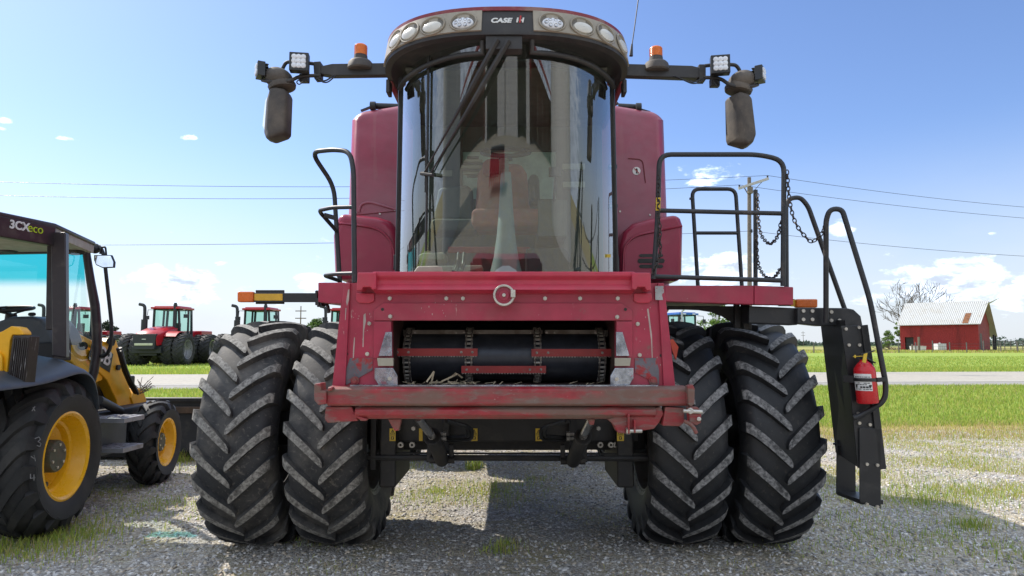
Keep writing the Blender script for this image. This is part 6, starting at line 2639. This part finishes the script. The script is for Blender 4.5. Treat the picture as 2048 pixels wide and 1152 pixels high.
# tufts placed as in the yard
def tufts(spots, rng):
    vs, fs, ms = [], [], []
    b = 0
    for (px, py, rad, n, h) in spots:
        # ground hit of that sight line
        v_ = (576.0 - py) / F
        dz_ = ST + v_ * CT
        t = -H / dz_
        cx, cy = (px - 1024.0) / F * t, (CT - v_ * ST) * t
        x = cx + rng.normal(size=n) * rad
        y = cy + rng.normal(size=n) * rad * .8
        hh = h * (.25 + .75 * rng.random(n) ** 1.6)
        v, f = blades(x, y, hh, rng, .004, .7)
        vs.append(v)
        fs.append(f + b)
        ms.append(np.repeat(rng.choice(3, size=n, p=[.62, .28, .10]), 3))
        b += len(v)
    return np.concatenate(vs), np.concatenate(fs), np.concatenate(ms)


spots = [(60, 1085, .35, 900, .13), (150, 1072, .22, 420, .12), (20, 1105, .3, 500, .12), (90, 1110, .25, 260, .08), (215, 1040, .2, 160, .08), (300, 1010, .25, 300, .07), (240, 985, .4, 500, .06),
         (330, 945, .3, 260, .09), (362, 925, .12, 200, .22), (375, 905, .10, 150, .25), (345, 1015, .3, 300, .08), (400, 1040, .25, 200, .06),
         (790, 935, .25, 260, .12), (945, 940, .07, 90, .30), (955, 936, .05, 50, .24), (785, 995, .3, 420, .05), (830, 1002, .25, 260, .05), (880, 985, .12, 160, .08), (930, 985, .35, 520, .10), (960, 1000, .3, 300, .09), (1000, 1105, .10, 110, .12), (1010, 1090, .06, 60, .1),
         (990, 975, .3, 260, .10), (1080, 960, .12, 90, .07), (1330, 1080, .1, 90, .1), (1540, 1085, .15, 200, .08), (640, 1075, .2, 200, .07), (1780, 950, .3, 300, .10), (1800, 1000, .35, 500, .12), (1860, 985, .35, 500, .11), (1900, 1010, .3, 320, .1),
         (1945, 1055, .12, 260, .14), (1960, 990, .5, 700, .10), (2010, 985, .4, 500, .1), (1980, 930, .5, 500, .1), (1900, 930, .5, 380, .09), (1790, 1080, .3, 320, .07), (1880, 1070, .3, 340, .08), (2030, 1110, .3, 300, .09),
         (1740, 1105, .3, 240, .06), (1700, 1040, .25, 240, .09), (1690, 985, .3, 260, .09), (1640, 960, .15, 120, .1), (2000, 880, .8, 420, .1), (1850, 890, .8, 420, .1)]
v, f, mi = tufts(spots, RNG)
tu = npmesh('grass_tufts', v, f, [m_blade, m_blade_y, m_blade_d], None, mi)
tag(tu, kind='stuff')

# ---- far wood along the horizon
rng = np.random.default_rng(3)
cs, rs = [], []
for k in range(520):
    x = rng.uniform(-900, 900)
    d = rng.uniform(640, 760)
    hh = (5.5 + 3.5 * math.sin(x * .013) + 2.5 * math.sin(x * .05 + 1)) * rng.uniform(.7, 1.15)
    hh = max(3., hh)
    cs.append((x, d, 1 + hh * .5))
    rs.append((9., 6., hh * .55))
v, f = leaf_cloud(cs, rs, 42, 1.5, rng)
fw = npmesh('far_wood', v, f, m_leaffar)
tag(fw, kind='stuff')

# ================================================================= BEHIND THE CAMERA (mirrored in the windscreen)
OFF = V((-3, -40, 0))
m_wallw = mat('shed_white', (.62, .61, .57), .6, layers=(((.4, .37, .32), 1.2, .5, .7, .4, (1, 1, .2)),), var=.08)
shed = thing('farm_shed', 'tall pale metal shed with dark doorways, mirrored in the combine windscreen', 'shed', OFF)
mb = MB()
ops = [(-18, -8, 6.8), (-1.4, -.9, 5.5), (10, 18.4, 7.2)]
cur = -20
for (a, b, h_) in ops:
    mb.bb(cur, a, -40.2, -40, 0, 9)
    mb.bb(a, b, -40.2, -40, h_, 9)
    cur = b
mb.bb(cur, 22, -40.2, -40, 0, 9)
for k in range(42):
    x = -20 + k + .5
    if not any(a - .1 < x < b + .1 for a, b, _ in ops):
        mb.bb(x - .06, x + .06, -39.998, -39.94, 0, 9)
mb.bb(-20, -19.8, -60, -40.2, 0, 9)
mb.bb(21.8, 22, -60, -40.2, 0, 9)
mb.bb(-19.8, 21.8, -60, -59.8, 0, 9)
mb.build('wall', m_wallw, shed, 0, 0)
mb = MB()
mb.prism([V((-20.6, -39.3, 9)), V((-20.6, -50, 11.5)), V((-20.6, -60.7, 9))], (43.2, 0, 0))
mb.build('roof', m_broof, shed, 0, 0)
for (x0_, x1_, lab) in ((-64, -24, 'long open fronted dark shed mirrored in the left part of the windscreen'), (26, 66, 'long open fronted dark shed mirrored in the right part of the windscreen')):
    OFF = V(((x0_ + x1_) / 2, -44, 0))
    os_ = thing('open_shed', lab, 'shed', OFF)
    mb = MB()
    mb.bb(x0_, x1_, -54, -53.8, 0, 8)
    mb.bb(x0_, x0_ + .2, -53.8, -44, 0, 8)
    mb.bb(x1_ - .2, x1_, -53.8, -44, 0, 8)
    mb.build('wall', m_barn2, os_, 0, 0)
    mb = MB()
    for k in range(6):
        xx = x0_ + .3 + (x1_ - x0_ - .6) * k / 5
        mb.bb(xx - .12, xx + .12, -44.2, -43.9, 0, 8)
    mb.split('post', m_wood, os_, 0, 0)
    mb = MB()
    mb.prism([V((x0_ - .5, -42.5, 8.0)), V((x0_ - .5, -55, 9.6)), V((x0_ - .5, -55, 9.9)), V((x0_ - .5, -42.5, 8.3))], (x1_ - x0_ + 1, 0, 0))
    mb.build('roof', m_barn2, os_, 0, 0)
for (x, y, lab) in ((20.5, -6, 'unseen ribbed grain bin added for a pale reflection along the right edge of the windscreen'), (-23, -7, 'unseen ribbed grain bin added for a pale reflection along the left edge of the windscreen')):  # bins added to put pale upright sweeps into the windscreen reflection
    OFF = V((x, y, 0))
    gb_ = thing('added_grain_bin', lab, 'grain bin', OFF)
    mb = MB()
    mb.lathe([(4.5 + (.06 if k % 2 else 0), .35 * k) for k in range(27)], (x, y, 0), (0, 0, 1), 40)
    mb.build('wall', m_wallw, gb_, 0, 40)
    mb = MB()
    mb.lathe([(4.75, 9.0), (4.7, 9.15), (.5, 11.6), (.45, 11.9), (.01, 11.95)], (x, y, 0), (0, 0, 1), 40)
    mb.build('roof', m_broof, gb_, 0, 30)
OFF = V((-3.4, -13, 0))
hd = thing('corn_header', 'red corn header with pointed snouts, mirrored in the left half of the windscreen', 'harvester header', OFF)
mb = MB()
mb.bb(-6.2, -.8, -15.2, -14.6, .5, 1.5)
mb.build('frame', m_trblk, hd, .03, 30)
for k in range(8):
    x = -6.1 + .74 * k
    mb = MB()
    rings = []
    for (y, w_, z_, h_) in ((-14.6, .30, .9, .45), (-13.6, .26, .8, .35), (-12.6, .12, .5, .15), (-12.2, .02, .35, .03)):
        rings.append([V((x + w_ * math.cos(a), y, z_ + h_ * math.sin(a))) for a in [2 * math.pi * j / 10 for j in range(10)]])
    mb.loft(rings, True, True, True)
    mb.build('snout', m_trred, hd, 0, 50)
OFF = V((0, 0, 0))

# ================================================================= SKY, SUN, CAMERA
SUN_AZ, SUN_EL = -55.0, 46.0        # degrees clockwise from +Y
to_sun = V((math.sin(R(SUN_AZ)) * math.cos(R(SUN_EL)), math.cos(R(SUN_AZ)) * math.cos(R(SUN_EL)), math.sin(R(SUN_EL))))
ld = bpy.data.lights.new('sun', 'SUN')
ld.energy = 3.35
ld.angle = R(.53)
ld.color = (1., .93, .83)
lo = bpy.data.objects.new('sun', ld)
COL.objects.link(lo)
lo.rotation_euler = to_sun.to_track_quat('Z', 'Y').to_euler()
lo.location = (-20, 15, 30)

w = bpy.data.worlds.new('World')
SC.world = w
w.use_nodes = True
nt = w.node_tree
bg = nt.nodes['Background']
sky = nd(nt, 'ShaderNodeTexSky')
sky.sky_type = 'NISHITA'
sky.sun_disc = False
sky.sun_elevation = R(SUN_EL)
sky.sun_rotation = R(SUN_AZ)
sky.air_density = 1.0
sky.dust_density = .7
sky.ozone_density = 2.5
sky.altitude = 200
tcw = nd(nt, 'ShaderNodeTexCoord').outputs['Generated']
sp = nd(nt, 'ShaderNodeSeparateXYZ')
nt.links.new(tcw, sp.inputs[0])
az = math_(nt, 'ARCTAN2', sp.outputs[0], sp.outputs[1])
el = math_(nt, 'ARCSINE', sp.outputs[2])
cb = nd(nt, 'ShaderNodeCombineXYZ')
nt.links.new(math_(nt, 'MULTIPLY', az, 9.), cb.inputs[0])
nt.links.new(math_(nt, 'MULTIPLY', el, 21.), cb.inputs[1])
cvec = cb.outputs[0]


def dir_of(px, py):
    u, v_ = (px - 1024.) / F, (576. - py) / F
    d = V((u, CT - v_ * ST, ST + v_ * CT)).normalized()
    return math.atan2(d.x, d.y), math.asin(d.z)


# cloud banks: pixel centre, half width, half height, weight
banks = [(365, 572, 100, 44, .56), (300, 550, 50, 30, .46), (120, 540, 90, 22, .22), (440, 527, 22, 9, .40), (375, 275, 30, 9, .42), (125, 276, 22, 6, .38), (10, 240, 25, 10, .40), (5, 258, 14, 6, .36), (470, 278, 26, 12, .2),
         (1420, 345, 85, 26, .30), (1400, 365, 60, 12, .34), (1450, 540, 110, 45, .50), (1400, 520, 40, 20, .4), (1540, 560, 60, 30, .36), (1900, 565, 140, 50, .60), (1820, 540, 60, 30, .42), (1960, 545, 70, 40, .42), (2030, 590, 60, 50, .4),
         (1680, 460, 36, 22, .44), (1560, 620, 90, 18, .26), (1750, 605, 70, 26, .34), (620, 560, 55, 40, .40), (640, 480, 40, 14, .2), (1985, 466, 16, 5, .3), (560, 620, 90, 30, .26), (60, 620, 120, 40, .2), (-200, 560, 160, 60, .4), (2250, 560, 150, 60, .4), (345, 465, 16, 4, .3)]
fld = None
for (px, py, hw_, hh_, wt_) in banks:
    a0, e0 = dir_of(px, py)
    a1, _ = dir_of(px + hw_, py)
    _, e1_ = dir_of(px, py - hh_)
    ka, ke = 1. / max(1e-3, abs(a1 - a0)), 1. / max(1e-3, abs(e1_ - e0))
    da = math_(nt, 'MULTIPLY', math_(nt, 'SUBTRACT', az, a0), ka)
    de = math_(nt, 'MULTIPLY', math_(nt, 'SUBTRACT', el, e0), ke)
    r2 = math_(nt, 'MULTIPLY_ADD', da, da, math_(nt, 'MULTIPLY', de, de))
    g = math_(nt, 'MULTIPLY', math_(nt, 'POWER', 2.718, math_(nt, 'MULTIPLY', r2, -1.)), wt_)
    fld = g if fld is None else math_(nt, 'MAXIMUM', fld, g)


def shift(vec, dx, dy):
    n_ = nd(nt, 'ShaderNodeVectorMath')
    n_.operation = 'ADD'
    n_.inputs[1].default_value = (dx, dy, 0)
    nt.links.new(vec, n_.inputs[0])
    return n_.outputs[0]


# unseen bright cloud added overhead and behind the viewer fills the shaded side
bk = ramp(nt, sp.outputs[1], .15, -.35, 0, .50)
hi = ramp(nt, el, .62, .95, 0, .46)
fld = math_(nt, 'MAXIMUM', fld, math_(nt, 'MAXIMUM', bk, hi))
n1 = noise(nt, cvec, 2.6, 9, .62, .25)
n2 = noise(nt, shift(cvec, -.13, .20), 2.6, 9, .62, .25)
dens = ramp(nt, math_(nt, 'ADD', n1, fld), .74, .92)
lit = ramp(nt, math_(nt, 'SUBTRACT', n1, n2), -.10, .12)
core = ramp(nt, math_(nt, 'ADD', n1, fld), .82, 1.02)
shade = math_(nt, 'MULTIPLY', core, math_(nt, 'SUBTRACT', 1.05, math_(nt, 'MULTIPLY', lit, .85)))
cw = mix(nt, (6.0, 6.8, 8.0), (3.1, 3.55, 4.3), shade)
# thin veil low over the horizon
veil = ramp(nt, el, -.02, .30, .98, 0.)
veil = math_(nt, 'MULTIPLY', veil, ramp(nt, noise(nt, cvec, .55, 5, .55), .25, .75, .75, 1.))
skyc = mix(nt, sky.outputs[0], (.69, .735, .88), 1., 'MULTIPLY')
c0_ = mix(nt, skyc, (3.75, 4.0, 4.35), veil)
cc = mix(nt, c0_, cw, dens)
nt.links.new(cc, bg.inputs['Color'])
bg.inputs['Strength'].default_value = .13

cd = bpy.data.cameras.new('camera')
cd.lens = 24.0
cd.sensor_width = 36.0
cd.clip_end = 20000
cam = bpy.data.objects.new('camera', cd)
COL.objects.link(cam)
cam.location = (0, 0, H)
cam.rotation_euler = (math.pi / 2 + TH, 0, 0)
SC.camera = cam
SC.view_settings.view_transform = 'Standard'
SC.view_settings.look = 'None'
SC.view_settings.exposure = .78
SC.view_settings.gamma = 1
SC.view_settings.use_curve_mapping = False
SC.cycles.max_bounces = 8
SC.cycles.transparent_max_bounces = 12
